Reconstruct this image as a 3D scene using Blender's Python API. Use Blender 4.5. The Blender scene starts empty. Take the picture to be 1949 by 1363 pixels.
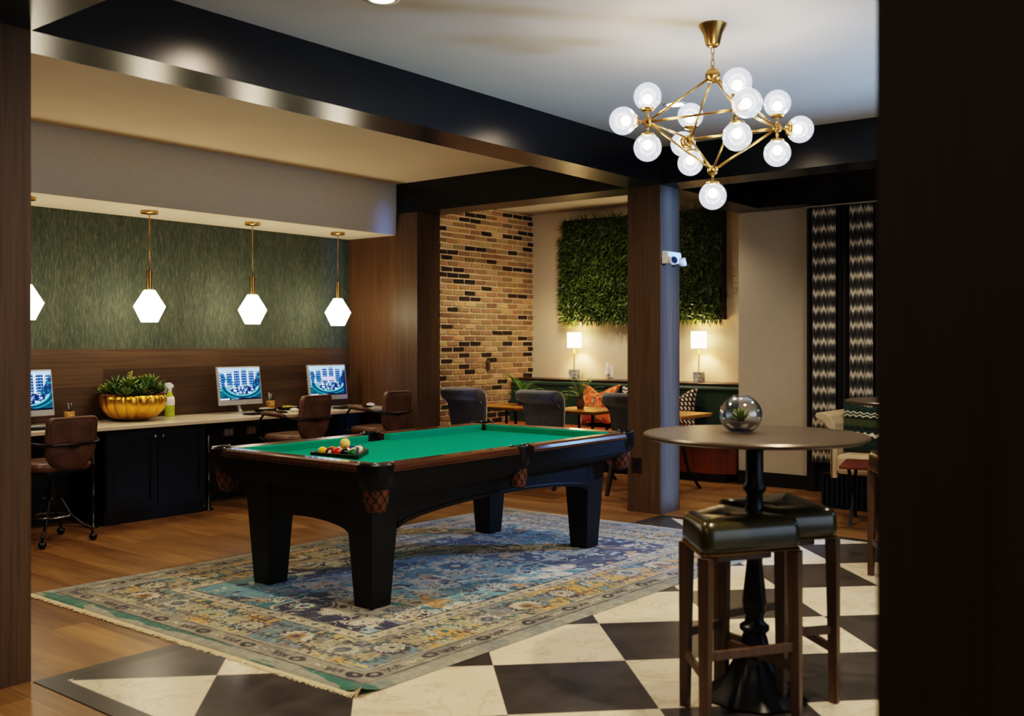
import bpy, bmesh, math, random
import numpy as np
from mathutils import Vector, Matrix
random.seed(7); RNG = np.random.default_rng(11)
PI = math.pi
SC = bpy.context.scene
COL = SC.collection
YAW = math.radians(38.579); CY, SY = math.cos(YAW), math.sin(YAW)
def W(lat, dep):                       # metres right of / ahead of the tripod -> room coordinates
    return (dep*CY + lat*SY, dep*SY - lat*CY)

# ------------------------------------------------------------------ mesh helpers
class MB:
    def __init__(s): s.v = []; s.f = []; s.c = []
    def add(s, vs, fs):
        n = len(s.v); s.v += [tuple(p) for p in vs]; s.f += [tuple(i+n for i in f) for f in fs]
        return s
    def box(s, x0, x1, y0, y1, z0, z1):
        return s.add([(x0,y0,z0),(x1,y0,z0),(x1,y1,z0),(x0,y1,z0),(x0,y0,z1),(x1,y0,z1),(x1,y1,z1),(x0,y1,z1)],
                     [(3,2,1,0),(4,5,6,7),(0,1,5,4),(1,2,6,5),(2,3,7,6),(3,0,4,7)])
    def frustum(s, c0, h0, z0, c1, h1, z1):   # centres (x,y), half sizes (hx,hy)
        vs = []
        for c, h, z in ((c0,h0,z0),(c1,h1,z1)):
            vs += [(c[0]-h[0],c[1]-h[1],z),(c[0]+h[0],c[1]-h[1],z),(c[0]+h[0],c[1]+h[1],z),(c[0]-h[0],c[1]+h[1],z)]
        return s.add(vs, [(3,2,1,0),(4,5,6,7),(0,1,5,4),(1,2,6,5),(2,3,7,6),(3,0,4,7)])
    def lathe(s, prof, n=32, cx=0, cy=0, cap=True, a0=0, a1=2*PI, wob=None):
        full = abs(a1-a0-2*PI) < 1e-6
        m = n if full else n+1
        vs = []
        for (r, z) in prof:
            for k in range(m):
                a = a0+(a1-a0)*k/n
                q = r*(wob(a, z) if wob else 1)
                vs.append((cx+q*math.cos(a), cy+q*math.sin(a), z))
        fs = []
        for i in range(len(prof)-1):
            for k in range(n):
                k2 = (k+1) % m
                fs.append((i*m+k, i*m+k2, (i+1)*m+k2, (i+1)*m+k))
        if cap and full:
            if prof[0][0] > 1e-5: fs.append(tuple(range(m-1,-1,-1)))
            if prof[-1][0] > 1e-5: fs.append(tuple((len(prof)-1)*m+k for k in range(m)))
        return s.add(vs, fs)
    def tube(s, pts, r, n=10, closed=False, caps=True):
        P = [Vector(p) for p in pts]; N = len(P)
        R = r if isinstance(r, (list, tuple)) else [r]*N
        vs = []; up = None
        for i in range(N):
            if closed: t = (P[(i+1)%N]-P[i-1]).normalized()
            else: t = (P[min(i+1,N-1)]-P[max(i-1,0)]).normalized()
            if up is None:
                up = Vector((0,0,1)) if abs(t.z) < .9 else Vector((1,0,0))
            a = (up - t*up.dot(t))
            if a.length < 1e-6: a = t.orthogonal()
            a.normalize(); b = t.cross(a); up = a
            for k in range(n):
                q = 2*PI*k/n
                vs.append(P[i] + (a*math.cos(q)+b*math.sin(q))*R[i])
        fs = []
        for i in range(N if closed else N-1):
            j = (i+1) % N
            for k in range(n):
                k2 = (k+1) % n
                fs.append((i*n+k, i*n+k2, j*n+k2, j*n+k))
        if not closed and caps:
            fs.append(tuple(range(n-1,-1,-1))); fs.append(tuple((N-1)*n+k for k in range(n)))
        return s.add(vs, fs)
    def sphere(s, c, r, n=20, m=12, sz=1.0):
        vs = [(c[0],c[1],c[2]-r*sz)]
        for i in range(1, m):
            a = -PI/2+PI*i/m
            for k in range(n):
                q = 2*PI*k/n
                vs.append((c[0]+r*math.cos(a)*math.cos(q), c[1]+r*math.cos(a)*math.sin(q), c[2]+r*sz*math.sin(a)))
        vs.append((c[0],c[1],c[2]+r*sz)); fs = []
        for k in range(n): fs.append((0, 1+(k+1)%n, 1+k))
        for i in range(m-2):
            for k in range(n):
                a = 1+i*n+k; b = 1+i*n+(k+1)%n
                fs.append((a, b, b+n, a+n))
        L = len(vs)-1; o = 1+(m-2)*n
        for k in range(n): fs.append((o+k, o+(k+1)%n, L))
        return s.add(vs, fs)
    def prism(s, poly, lo, hi, axis=2):      # poly: 2D points, extruded along axis
        def mk(p, t):
            if axis == 2: return (p[0], p[1], t)
            if axis == 0: return (t, p[0], p[1])
            return (p[0], t, p[1])
        n = len(poly)
        vs = [mk(p, lo) for p in poly]+[mk(p, hi) for p in poly]
        fs = [tuple(range(n-1,-1,-1)), tuple(range(n, 2*n))]
        for i in range(n): fs.append((i, (i+1)%n, n+(i+1)%n, n+i))
        return s.add(vs, fs)
    def leaf(s, base, d, L, w, droop=.3, roll=0, seg=3):
        d = Vector(d).normalized(); base = Vector(base)
        side = d.cross(Vector((0,0,1)))
        if side.length < .05: side = Vector((1,0,0))
        side.normalize(); side = Matrix.Rotation(roll, 3, d) @ side
        vs = []; p = base.copy(); dd = d.copy()
        for i in range(seg+1):
            t = i/seg; ww = w*math.sin(PI*min(.97, .12+.88*t))
            vs += [p-side*ww/2, p+side*ww/2]
            p = p+dd*L/seg; dd = (dd+Vector((0,0,-droop/seg))).normalized()
        return s.add(vs, [(2*i, 2*i+1, 2*i+3, 2*i+2) for i in range(seg)])

def mesh_from(mb, name, smooth=False):
    me = bpy.data.meshes.new(name); me.from_pydata(mb.v, [], mb.f); me.validate()
    bm = bmesh.new(); bm.from_mesh(me); bmesh.ops.recalc_face_normals(bm, faces=bm.faces); bm.to_mesh(me); bm.free()
    if smooth:
        me.polygons.foreach_set('use_smooth', [True]*len(me.polygons))
    return me
def part(name, mb, mat, parent=None, smooth=False, bevel=0, sub=0, auto=None, label=None):
    me = mesh_from(mb, name, smooth or auto is not None) if isinstance(mb, MB) else mb
    o = bpy.data.objects.new(name, me); COL.objects.link(o)
    if mat is not None: me.materials.append(mat)
    if bevel:
        b = o.modifiers.new('bev', 'BEVEL'); b.width = bevel; b.segments = 2; b.limit_method = 'ANGLE'; b.angle_limit = .6
    if sub:
        m = o.modifiers.new('sub', 'SUBSURF'); m.levels = sub; m.render_levels = sub
    if auto is not None:
        bm = bmesh.new(); bm.from_mesh(me)
        for e in bm.edges:
            if len(e.link_faces) == 2 and e.calc_face_angle(0) > auto: e.smooth = False
        bm.to_mesh(me); bm.free()
    if parent is not None: o.parent = parent
    if label: o['label'] = label
    return o
def tag(o, label, cat, group=None, kind=None):
    o['label'] = label; o['category'] = cat
    if group: o['group'] = group
    if kind: o['kind'] = kind
    return o
def thing(name, label, cat, loc=(0,0,0), rz=0, group=None):
    o = bpy.data.objects.new(name, None); COL.objects.link(o); o.empty_display_size = .1
    o.location = loc; o.rotation_euler = (0,0,rz)
    return tag(o, label, cat, group)
def struct(name, mb, mat, **k):
    o = part(name, mb, mat, **k); o['kind'] = 'structure'; return o
def dup(root, loc, rz, label, group=None):
    r = root.copy(); COL.objects.link(r); r.location = loc; r.rotation_euler = (0,0,rz); r['label'] = label
    if group: r['group'] = group
    for ch in list(root.children):
        c = ch.copy(); COL.objects.link(c); c.parent = r
        for g in list(ch.children):
            d = g.copy(); COL.objects.link(d); d.parent = c
    return r

# ------------------------------------------------------------------ materials
def lin(c):
    return tuple(((x/255)/12.92 if x/255 <= .04045 else ((x/255+.055)/1.055)**2.4) for x in c)
def lina(a):
    a = np.asarray(a, float)/255
    return np.where(a <= .04045, a/12.92, ((a+.055)/1.055)**2.4)
class NT:
    def __init__(s, name):
        s.m = bpy.data.materials.new(name); s.m.use_nodes = True
        s.t = s.m.node_tree; s.n = s.t.nodes; s.b = s.n['Principled BSDF']; s.out = s.n['Material Output']
    def new(s, typ, **k):
        n = s.n.new(typ)
        for a, b in k.items():
            if a.startswith('_'): n.inputs[a[1:].replace('_', ' ')].default_value = b
            else: setattr(n, a, b)
        return n
    def link(s, a, b): s.t.links.new(a, b)
    def coord(s, scale=(1,1,1), rot=(0,0,0), loc=(0,0,0)):
        tc = s.new('ShaderNodeTexCoord'); mp = s.new('ShaderNodeMapping')
        mp.inputs['Scale'].default_value = scale; mp.inputs['Rotation'].default_value = rot; mp.inputs['Location'].default_value = loc
        s.link(tc.outputs['Object'], mp.inputs['Vector']); return mp.outputs['Vector']
    def noise(s, vec, scale, detail=4, rough=.5, dist=0):
        n = s.new('ShaderNodeTexNoise'); n.inputs['Scale'].default_value = scale; n.inputs['Detail'].default_value = detail
        n.inputs['Roughness'].default_value = rough; n.inputs['Distortion'].default_value = dist
        s.link(vec, n.inputs['Vector']); return n.outputs['Fac']
    def ramp(s, fac, stops):
        r = s.new('ShaderNodeValToRGB'); e = r.color_ramp.elements
        while len(e) < len(stops): e.new(.5)
        for i, (p, c) in enumerate(stops): e[i].position = p; e[i].color = (*c, 1)
        s.link(fac, r.inputs['Fac']); return r.outputs['Color']
    def mix(s, fac, a, b, mode='MIX'):
        m = s.new('ShaderNodeMix', data_type='RGBA', blend_type=mode)
        for v, i in ((fac, 0), (a, 6), (b, 7)):
            if isinstance(v, (int, float)): m.inputs[i].default_value = v
            elif isinstance(v, tuple): m.inputs[i].default_value = (*v, 1)
            else: s.link(v, m.inputs[i])
        return m.outputs[2]
    def math(s, op, a, b=0.0):
        m = s.new('ShaderNodeMath', operation=op)
        for v, i in ((a, 0), (b, 1)):
            if isinstance(v, (int, float)): m.inputs[i].default_value = v
            else: s.link(v, m.inputs[i])
        return m.outputs[0]
    def bump(s, h, strength=.2, dist=.01):
        b = s.new('ShaderNodeBump'); b.inputs['Strength'].default_value = strength; b.inputs['Distance'].default_value = dist
        s.link(h, b.inputs['Height']); s.link(b.outputs['Normal'], s.b.inputs['Normal'])
    def setp(s, **k):
        for a, v in k.items():
            i = s.b.inputs[a.replace('_', ' ')]
            if isinstance(v, tuple): i.default_value = (*v, 1)
            elif isinstance(v, (int, float)): i.default_value = v
            else: s.link(v, i)
        return s
def plain(name, c, rough=.5, metal=0, var=.12, scale=20, spec=.5, sheen=0, bump=0, coat=0, lo=None):
    n = NT(name); v = n.coord(); f = n.noise(v, scale, 3)
    b = lin(c); dk = tuple(x*(1-var) for x in b); lt = tuple(min(1, x*(1+var)) for x in b)
    n.setp(Base_Color=n.ramp(f, [(.3, dk), (.7, lt)]), Roughness=rough, Metallic=metal)
    n.b.inputs['Specular IOR Level'].default_value = spec
    n.b.inputs['Sheen Weight'].default_value = sheen; n.b.inputs['Coat Weight'].default_value = coat
    n.b.inputs['Coat Roughness'].default_value = .15
    if bump: n.bump(f, bump, .004)
    return n.m
def wood(name, c1, c2, axis=2, rough=.45, fine=60, plank=None, spec=.4, coat=0):
    n = NT(name); sc = [fine, fine, fine]; sc[axis] = 1.6
    v = n.coord(tuple(sc)); f = n.noise(v, 1.0, 5, .6, .4)
    sc2 = [7, 7, 7]; sc2[axis] = .5
    g = n.noise(n.coord(tuple(sc2)), 1.0, 3, .5, .3)
    col = n.mix(g, n.ramp(f, [(.3, lin(c1)), (.72, lin(c2))]), n.ramp(f, [(.3, tuple(x*.7 for x in lin(c1))), (.8, lin(c1))]))
    if plank:                      # (width axis, width): board-to-board tone
        ax, wd, lw = plank
        sep = n.new('ShaderNodeSeparateXYZ'); n.link(n.coord(), sep.inputs[0])
        a = n.math('FLOOR', n.math('DIVIDE', sep.outputs[ax], wd))
        shift = n.math('MULTIPLY', a, .37)
        b = n.math('FLOOR', n.math('ADD', n.math('DIVIDE', sep.outputs[axis], lw), shift))
        cmb = n.new('ShaderNodeCombineXYZ'); n.link(a, cmb.inputs[0]); n.link(b, cmb.inputs[1])
        wn = n.new('ShaderNodeTexWhiteNoise'); n.link(cmb.outputs[0], wn.inputs['Vector'])
        col = n.mix(1.0, col, n.ramp(wn.outputs['Value'], [(0, (.62,.62,.62)), (1, (1.15,1.15,1.15))]), 'MULTIPLY')
    n.setp(Base_Color=col, Roughness=rough); n.b.inputs['Specular IOR Level'].default_value = spec
    n.b.inputs['Coat Weight'].default_value = coat
    n.bump(f, .12, .002)
    return n.m
def metal(name, c, rough=.3, var=.08):
    return plain(name, c, rough, 1.0, var, 8)
def emit(name, c, strength):
    n = NT(name); n.setp(Base_Color=lin(c), Emission_Color=lin(c), Emission_Strength=strength); return n.m
def painted(name, rough=.8, em=0, sheen=0, bump=0, metal=0):
    n = NT(name); a = n.new('ShaderNodeAttribute', attribute_name='Col')
    f = n.noise(n.coord(), 180, 2)
    col = n.mix(1.0, a.outputs['Color'], n.ramp(f, [(.3, (.82,.82,.82)), (.7, (1.1,1.1,1.1))]), 'MULTIPLY')
    n.setp(Base_Color=col, Roughness=rough, Metallic=metal); n.b.inputs['Sheen Weight'].default_value = sheen
    if em: n.setp(Emission_Color=a.outputs['Color'], Emission_Strength=em)
    if bump: n.bump(f, bump, .003)
    return n.m
def set_cols(me, cols):             # cols: (nverts,3) in 0..255 sRGB
    ca = me.color_attributes.new('Col', 'FLOAT_COLOR', 'POINT')
    a = np.ones((len(me.vertices), 4)); a[:, :3] = lina(cols)
    ca.data.foreach_set('color', a.ravel().astype(np.float32))
def grid_mesh(name, nu, nv, pos, cols):     # pos(U,V)->X,Y,Z arrays, cols (nv,nu,3)
    U, V = np.meshgrid(np.linspace(0, 1, nu), np.linspace(0, 1, nv))
    X, Y, Z = pos(U, V)
    me = bpy.data.meshes.new(name); n = nu*nv
    me.vertices.add(n); me.vertices.foreach_set('co', np.stack([X+0*U, Y+0*U, Z+0*U], -1).reshape(-1).astype(np.float32))
    i = (np.arange(nv-1)[:, None]*nu+np.arange(nu-1)[None, :]).ravel()
    q = np.stack([i, i+1, i+1+nu, i+nu], -1).ravel(); nf = len(i)
    me.loops.add(nf*4); me.loops.foreach_set('vertex_index', q.astype(np.int32))
    me.polygons.add(nf); me.polygons.foreach_set('loop_start', (np.arange(nf)*4).astype(np.int32))
    me.polygons.foreach_set('use_smooth', [True]*nf)
    me.update(calc_edges=True); me.validate()
    set_cols(me, cols.reshape(-1, 3)); return me
def vnoise(x, y, seed=0, octs=3):
    r = np.random.default_rng(seed); out = 0*x; amp = 1.; tot = 0
    for o in range(octs):
        g = r.random((64, 64)); f = 2.0**o
        xx = (x*f) % 63; yy = (y*f) % 63
        i = xx.astype(int); j = yy.astype(int); a = xx-i; b = yy-j
        a = a*a*(3-2*a); b = b*b*(3-2*b)
        v = (g[j,i]*(1-a)+g[j,(i+1)%64]*a)*(1-b)+(g[(j+1)%64,i]*(1-a)+g[(j+1)%64,(i+1)%64]*a)*b
        out = out+v*amp; tot += amp; amp *= .5
    return out/tot

M = {}
M['walnut'] = wood('walnut_veneer', (78,60,42), (116,92,66), 2, .5, 70)
M['panel'] = wood('walnut_panel', (84,64,46), (118,90,64), 2, .42, 60)
M['plank'] = wood('walnut_planks', (80,64,50), (112,90,70), 0, .42, 55, plank=(2, .155, 1.9))
M['mahog'] = wood('mahogany', (72,48,34), (116,84,62), 0, .2, 50, spec=.6, coat=.5)
M['beam'] = plain('black_lacquer', (15,20,28), .27, 0, .25, 3, .6)
M['beamc'] = plain('black_lacquer_cross', (15,14,14), .3, 0, .25, 3, .5)
M['ceil'] = plain('ceiling_paint', (205,200,192), .85, var=.03, scale=2)
M['beige'] = plain('beige_paint', (196,184,164), .85, var=.04, scale=60, bump=.05)
M['grey'] = plain('grey_soffit_paint', (214,213,212), .85, var=.03, scale=40)
M['cream'] = plain('cream_paint', (226,212,190), .8, var=.03)
M['dark'] = plain('dark_trim', (22,22,25), .4)
M['navy'] = plain('navy_cabinet', (9,11,16), .38, var=.1)
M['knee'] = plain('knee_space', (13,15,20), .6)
M['brass'] = metal('brushed_brass', (190,156,100), .28)
M['gold'] = metal('gold_leaf', (238,182,74), .34, .2)
M['chrome'] = metal('chrome', (170,170,175), .18)
M['dmetal'] = metal('dark_metal', (60,58,60), .3)
M['black'] = plain('black_plastic', (14,14,15), .35)
M['iron'] = plain('cast_iron', (24,26,29), .35, .4, .2, 30)
M['silver'] = plain('silver_plastic', (180,182,186), .35, .3)
M['white'] = plain('white_plastic', (225,225,222), .4)
M['pool'] = plain('black_pool_paint', (13,15,18), .42, var=.1)
M['poolleg'] = plain('black_leg_paint', (10,11,13), .45, var=.1)
M['felt'] = plain('green_felt', (0,146,122), .95, var=.05, scale=200, spec=.03)
M['leather'] = plain('brown_leather', (98,72,56), .42, var=.35, scale=9, bump=.15)
M['olive'] = plain('olive_leather', (52,48,18), .25, var=.2, scale=8, coat=.15)
M['piping'] = plain('nailhead_brass', (120,95,50), .4, .8)
M['stoolwood'] = wood('stool_walnut', (80,62,46), (112,88,64), 2, .4, 50)
M['grayvelvet'] = plain('grey_velvet', (74,78,85), .8, var=.2, scale=14, spec=.2, sheen=.7)
M['darkwood'] = wood('dark_chair_wood', (40,26,18), (62,40,28), 2, .4, 50)
M['greenvelvet'] = plain('green_velvet', (5,46,32), .42, var=.2, scale=6, spec=.3, sheen=.4)
M['cognac'] = plain('cognac_leather', (150,84,50), .4, var=.15, scale=8)
M['orangewood'] = wood('orange_wood', (110,54,26), (142,74,38), 2, .4, 30)
M['bench_rail'] = plain('dark_rail', (40,24,17), .35)
M['linen'] = plain('beige_linen', (200,182,150), .85, var=.06, scale=120, bump=.05)
M['tabletop'] = plain('bronze_tabletop', (88,78,66), .3, .35, .18, 5)
M['brasstop'] = plain('brass_tabletop', (206,150,66), .3, .55, .1, 8)
M['redwood'] = wood('reddish_wood', (96,44,30), (130,66,44), 0, .35, 30)
M['counter'] = plain('stone_counter', (216,203,180), .25, var=.05, scale=8)
M['marble'] = None
M['soil'] = plain('soil', (40,28,18), .9, var=.4, scale=60)
M['bark'] = plain('bark', (96,58,34), .8, var=.4, scale=30)
M['leafg'] = plain('succulent_green', (128,146,78), .5, var=.45, scale=18)
M['leafd'] = plain('fern_green', (84,124,48), .5, var=.4, scale=20)
M['terracotta'] = plain('stoneware', (110,84,62), .6)
M['netting'] = painted('leather_net', .5)
M['paint'] = painted('woven_pattern', .9, sheen=.2)
M['screen'] = painted('screen_glow', .3, em=.75)
M['brick'] = painted('brick_clay', .9, bump=.5)
M['wool'] = painted('rug_wool', .95, sheen=.25, bump=.4)
M['fringe'] = plain('fringe_cotton', (205,190,155), .95, var=.15, scale=90)
M['bulbglow'] = emit('warm_bulb', (255,226,180), 26)
M['opal'] = emit('opal_glass_glow', (255,236,205), 15)
M['shade'] = emit('lit_linen_shade', (255,222,170), 7)
M['downlight'] = emit('downlight_lens', (255,225,185), 14)

n = NT('veined_marble'); f = n.noise(n.coord((6,6,6)), 1, 5, .6, 1.8)
n.setp(Base_Color=n.ramp(f, [(.42, lin((205,205,202))), (.5, lin((110,112,116))), (.56, lin((225,224,220)))]), Roughness=.25); M['marble'] = n.m
# green grass-cloth wallpaper with vertical threads
n = NT('green_grasscloth'); f = n.noise(n.coord((230,230,15)), 1, 4, .7, .2); g = n.noise(n.coord((10,10,1.2)), 1, 2)
c = n.ramp(f, [(.28, lin((34,44,40))), (.5, lin((60,70,60))), (.74, lin((126,126,104)))])
n.setp(Base_Color=n.mix(.3, c, n.ramp(g, [(.3, lin((42,56,50))), (.7, lin((76,86,70)))])), Roughness=.85); n.bump(f, .15, .003); M['grass'] = n.m
# oak floor boards running along Y
n = NT('oak_boards'); sep = n.new('ShaderNodeSeparateXYZ'); n.link(n.coord(), sep.inputs[0])
a = n.math('FLOOR', n.math('DIVIDE', sep.outputs[0], .18)); b = n.math('FLOOR', n.math('ADD', n.math('DIVIDE', sep.outputs[1], 1.9), n.math('MULTIPLY', a, .383)))
cb = n.new('ShaderNodeCombineXYZ'); n.link(a, cb.inputs[0]); n.link(b, cb.inputs[1])
wn = n.new('ShaderNodeTexWhiteNoise'); n.link(cb.outputs[0], wn.inputs['Vector'])
f = n.noise(n.coord((45,2.2,1)), 1, 5, .6, .6); g = n.noise(n.coord((9,1.1,1)), 1, 3, .5, 1.)
col = n.mix(.55, n.ramp(f, [(.3, lin((92,70,44))), (.72, lin((158,124,82)))]), n.ramp(g, [(.3, lin((108,78,46))), (.7, lin((160,122,74)))]))
col = n.mix(1., col, n.ramp(wn.outputs['Value'], [(0, (.68,.66,.63)), (1, (1.15,1.13,1.1))]), 'MULTIPLY')
fr = n.math('FRACT', n.math('DIVIDE', sep.outputs[0], .18)); seam = n.math('LESS_THAN', fr, .014)
col = n.mix(seam, col, lin((58,38,20)))
n.setp(Base_Color=col, Roughness=.36); n.bump(f, .08, .002); M['oak'] = n.m
# marble / slate checker, 24 inch tiles laid on the diagonal
n = NT('checker_tile'); sep = n.new('ShaderNodeSeparateXYZ'); n.link(n.coord(), sep.inputs[0])
h = .70711/.6096
u_ = n.math('MULTIPLY', n.math('ADD', n.math('ADD', sep.outputs[0], sep.outputs[1]), -(3.9144+2.4572)), h)
v_ = n.math('MULTIPLY', n.math('ADD', n.math('SUBTRACT', sep.outputs[0], sep.outputs[1]), -(3.9144-2.4572)), h)
par = n.math('ABSOLUTE', n.math('MODULO', n.math('ADD', n.math('FLOOR', u_), n.math('FLOOR', v_)), 2.0))
v = n.coord((1.6,1.6,1)); ve = n.noise(v, 1.3, 7, .62, 1.6); cl = n.noise(v, 2.2, 3)
wm = n.mix(.5, n.ramp(ve, [(.475, lin((226,212,186))), (.5, lin((172,156,130))), (.525, lin((228,214,190)))]), n.ramp(cl, [(.3, lin((232,219,194))), (.7, lin((210,195,166)))]))
dk = n.ramp(n.noise(v, 3, 6, .6, .4), [(.3, lin((52,50,48))), (.7, lin((78,75,72)))])
n.setp(Base_Color=n.mix(par, dk, wm), Roughness=.3); M['tile'] = n.m
M['slate'] = plain('slate_border', (58,56,52), .35, var=.15, scale=4)
# clear globe glass
def globe_glass(name, tint, em, fac_lo=.12):
    n = NT(name); n.n.remove(n.b)
    tr = n.new('ShaderNodeBsdfTransparent'); gl = n.new('ShaderNodeBsdfGlossy'); gl.inputs['Roughness'].default_value = .05
    e = n.new('ShaderNodeEmission'); e.inputs['Color'].default_value = (*lin(tint), 1); e.inputs['Strength'].default_value = em
    lw = n.new('ShaderNodeLayerWeight'); lw.inputs['Blend'].default_value = .35 if 'bowl' not in name else .6
    m1 = n.new('ShaderNodeMixShader'); n.link(lw.outputs['Facing'], m1.inputs[0]); n.link(tr.outputs[0], m1.inputs[1]); n.link(gl.outputs[0], m1.inputs[2])
    m2 = n.new('ShaderNodeMixShader'); m2.inputs[0].default_value = fac_lo; n.link(m1.outputs[0], m2.inputs[1]); n.link(e.outputs[0], m2.inputs[2])
    n.link(m2.outputs[0], n.out.inputs['Surface']); return n.m
M['globe'] = globe_glass('seeded_globe_glass', (225,232,245), 1.35, .46)
M['glass'] = globe_glass('clear_bowl_glass', (150,165,185), .15, .06)

# ------------------------------------------------------------------ the setting
XC, YB, ZB, ZC = 7.44, 4.32, 2.815, 3.132       # bay line, beam face, beam underside, ceiling
XA = 2.08
struct('floor', MB().box(-3, 11, -4.5, 8.4, -.05, 0), M['oak'])
struct('floor_tile', MB().box(XA+.1, XC-.1, -4.3, YB-.12, 0, .004), M['tile'])
bd = MB(); bd.box(XA, XA+.1, -4.3, YB-.02, 0, .004); bd.box(XC-.1, XC, -4.3, YB-.02, 0, .004); bd.box(XA+.1, XC-.1, YB-.12, YB-.02, 0, .004)
struct('trim_1', bd, M['slate'])
struct('ceiling', MB().box(-3, 11, -4.5, 8.4, ZC, ZC+.1), M['ceil'])
struct('ceiling_bay', MB().box(-3, XC, YB+.33, 7.487, ZC-.004, ZC+.002), plain('bay_ceiling_warm_bounce', (228,208,178), .85, var=.03, scale=2))  # warm bounce light put into the bay ceiling colour
struct('wall_left', MB().box(-3, XC, 8.22, 8.4, 1.413, ZC), M['grass'])
struct('wall_left_panel', MB().box(-3, XC, 8.205, 8.4, 0, 1.413), M['plank'])
struct('wall_end_panel', MB().box(XC, XC+.3, 7.49, 8.4, 0, 2.62), M['panel'])
sf = MB(); sf.box(-3, XC, 7.487, 8.22, 2.6, ZC)
struct('ceiling_soffit', sf, M['grey'])
struct('ceiling_soffit_underside', MB().box(-3, XC, 7.49, 8.22, 2.594, 2.6), M['cream'])
struct('trim_2', MB().box(XC-.004, XC+.34, 7.18, 7.49, 0, ZB), M['walnut'])
struct('trim_3', MB().box(XC, XC+.335, YB, YB+.325, 0, ZB), M['walnut'])       # free pillar
struct('trim_4', MB().box(XA-.33, XA, YB, YB+.33, 0, ZB), M['walnut'])         # near post, picture left
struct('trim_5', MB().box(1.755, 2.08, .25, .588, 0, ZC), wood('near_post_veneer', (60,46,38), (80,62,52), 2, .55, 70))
struct('trim_6', MB().box(-3, 9.36, YB, YB+.33, ZB, ZC), M['beam'])
struct('trim_7', MB().box(XC, XC+.35, YB+.33, 7.49, ZB, ZC), M['beamc'])
struct('trim_8', MB().box(XC, XC+.35, -4.5, YB, ZB, ZC), M['beam'])
struct('trim_9', MB().box(XA-.33, XA, -4.5, YB, ZB, ZC), M['beam'])
struct('trim_10', MB().box(9.36, 9.62, -4.5, YB+.33, ZB, ZC), M['beamc'])
struct('wall_right_pier', MB().box(9.62, 10.4, 3.88, YB+.33, 0, ZC), plain('taupe_paint', (186,178,164), .85, var=.03))
struct('wall_front', MB().box(10.37, 10.5, YB, 8.4, 0, ZC), M['beige'])
struct('baseboard_right', MB().box(9.6, 9.62, 3.88, YB+.33, 0, .14), M['dark'])
struct('wall_right_window', MB().box(9.62, 9.75, -4.5, 3.88, 0, ZC), plain('night_window_wall', (18,21,28), .5))
struct('window_1', MB().box(9.55, 9.63, 3.80, 3.885, 0, 2.79), M['dark'])
struct('window_2', MB().box(9.6, 9.62, 1.2, 3.05, .9, 2.6), plain('dusk_glass', (24,34,52), .08))
struct('wall_behind', MB().box(-3.1, -3, -4.5, 8.4, 0, ZC), plain('plum_paint', (120,108,96), .9))
struct('wall_side', MB().box(-3, 11, -4.6, -4.5, 0, ZC), plain('side_paint', (140,140,140), .9))
# brick wall
def brick_wall():
    mb = MB(); cols = []; x0, x1, y = 7.78, 10.37, 7.93
    mb.box(x0, x1, y, y+.3, 0, ZC); cols += [(202,180,146)]*8
    rh, bl, m = .0677, .2065, .019; prev = False
    r = random.Random(5)
    for k in range(int(ZC/rh)+1):
        x = x0-(bl/2 if k % 2 else 0); prev = False
        while x < x1:
            p = .55 if prev else .2
            d = r.random() < p*(.7 if prev else 1); prev = d and r.random() < .8
            a = max(x0, x+m/2); b = min(x1, x+bl-m/2); z0 = k*rh+m/2+r.uniform(-.001,.001); z1 = min(ZC, (k+1)*rh-m/2)
            if b-a > .02 and z1 > z0:
                base = (40,30,24) if d else r.choice([(146,118,88),(154,126,94),(136,108,80),(160,134,102),(128,104,80)])
                j = lambda: r.uniform(-.004, .004)
                n0 = len(mb.v)
                mb.add([(a+j(),y-.001,z0+j()),(b+j(),y-.001,z0+j()),(b+j(),y-.001,z1+j()),(a+j(),y-.001,z1+j()),
                        (a+.003+j(),y-.011,z0+.002+j()),(b-.003+j(),y-.011,z0+.002+j()),(b-.003+j(),y-.011,z1-.002+j()),(a+.003+j(),y-.011,z1-.002+j())],
                       [(4,5,6,7),(0,1,5,4),(1,2,6,5),(2,3,7,6),(3,0,4,7)])
                q = r.uniform(.85, 1.12)
                cols += [tuple(c*q*r.uniform(.92,1.08) for c in base) for _ in range(8)]
            x += bl
    me = bpy.data.meshes.new('wall_brick'); me.from_pydata(mb.v, [], mb.f); me.materials.append(M['brick']); me.update()
    set_cols(me, np.clip(np.array(cols), 0, 255))
    o = bpy.data.objects.new('wall_brick', me); COL.objects.link(o); o['kind'] = 'structure'
brick_wall()

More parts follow.
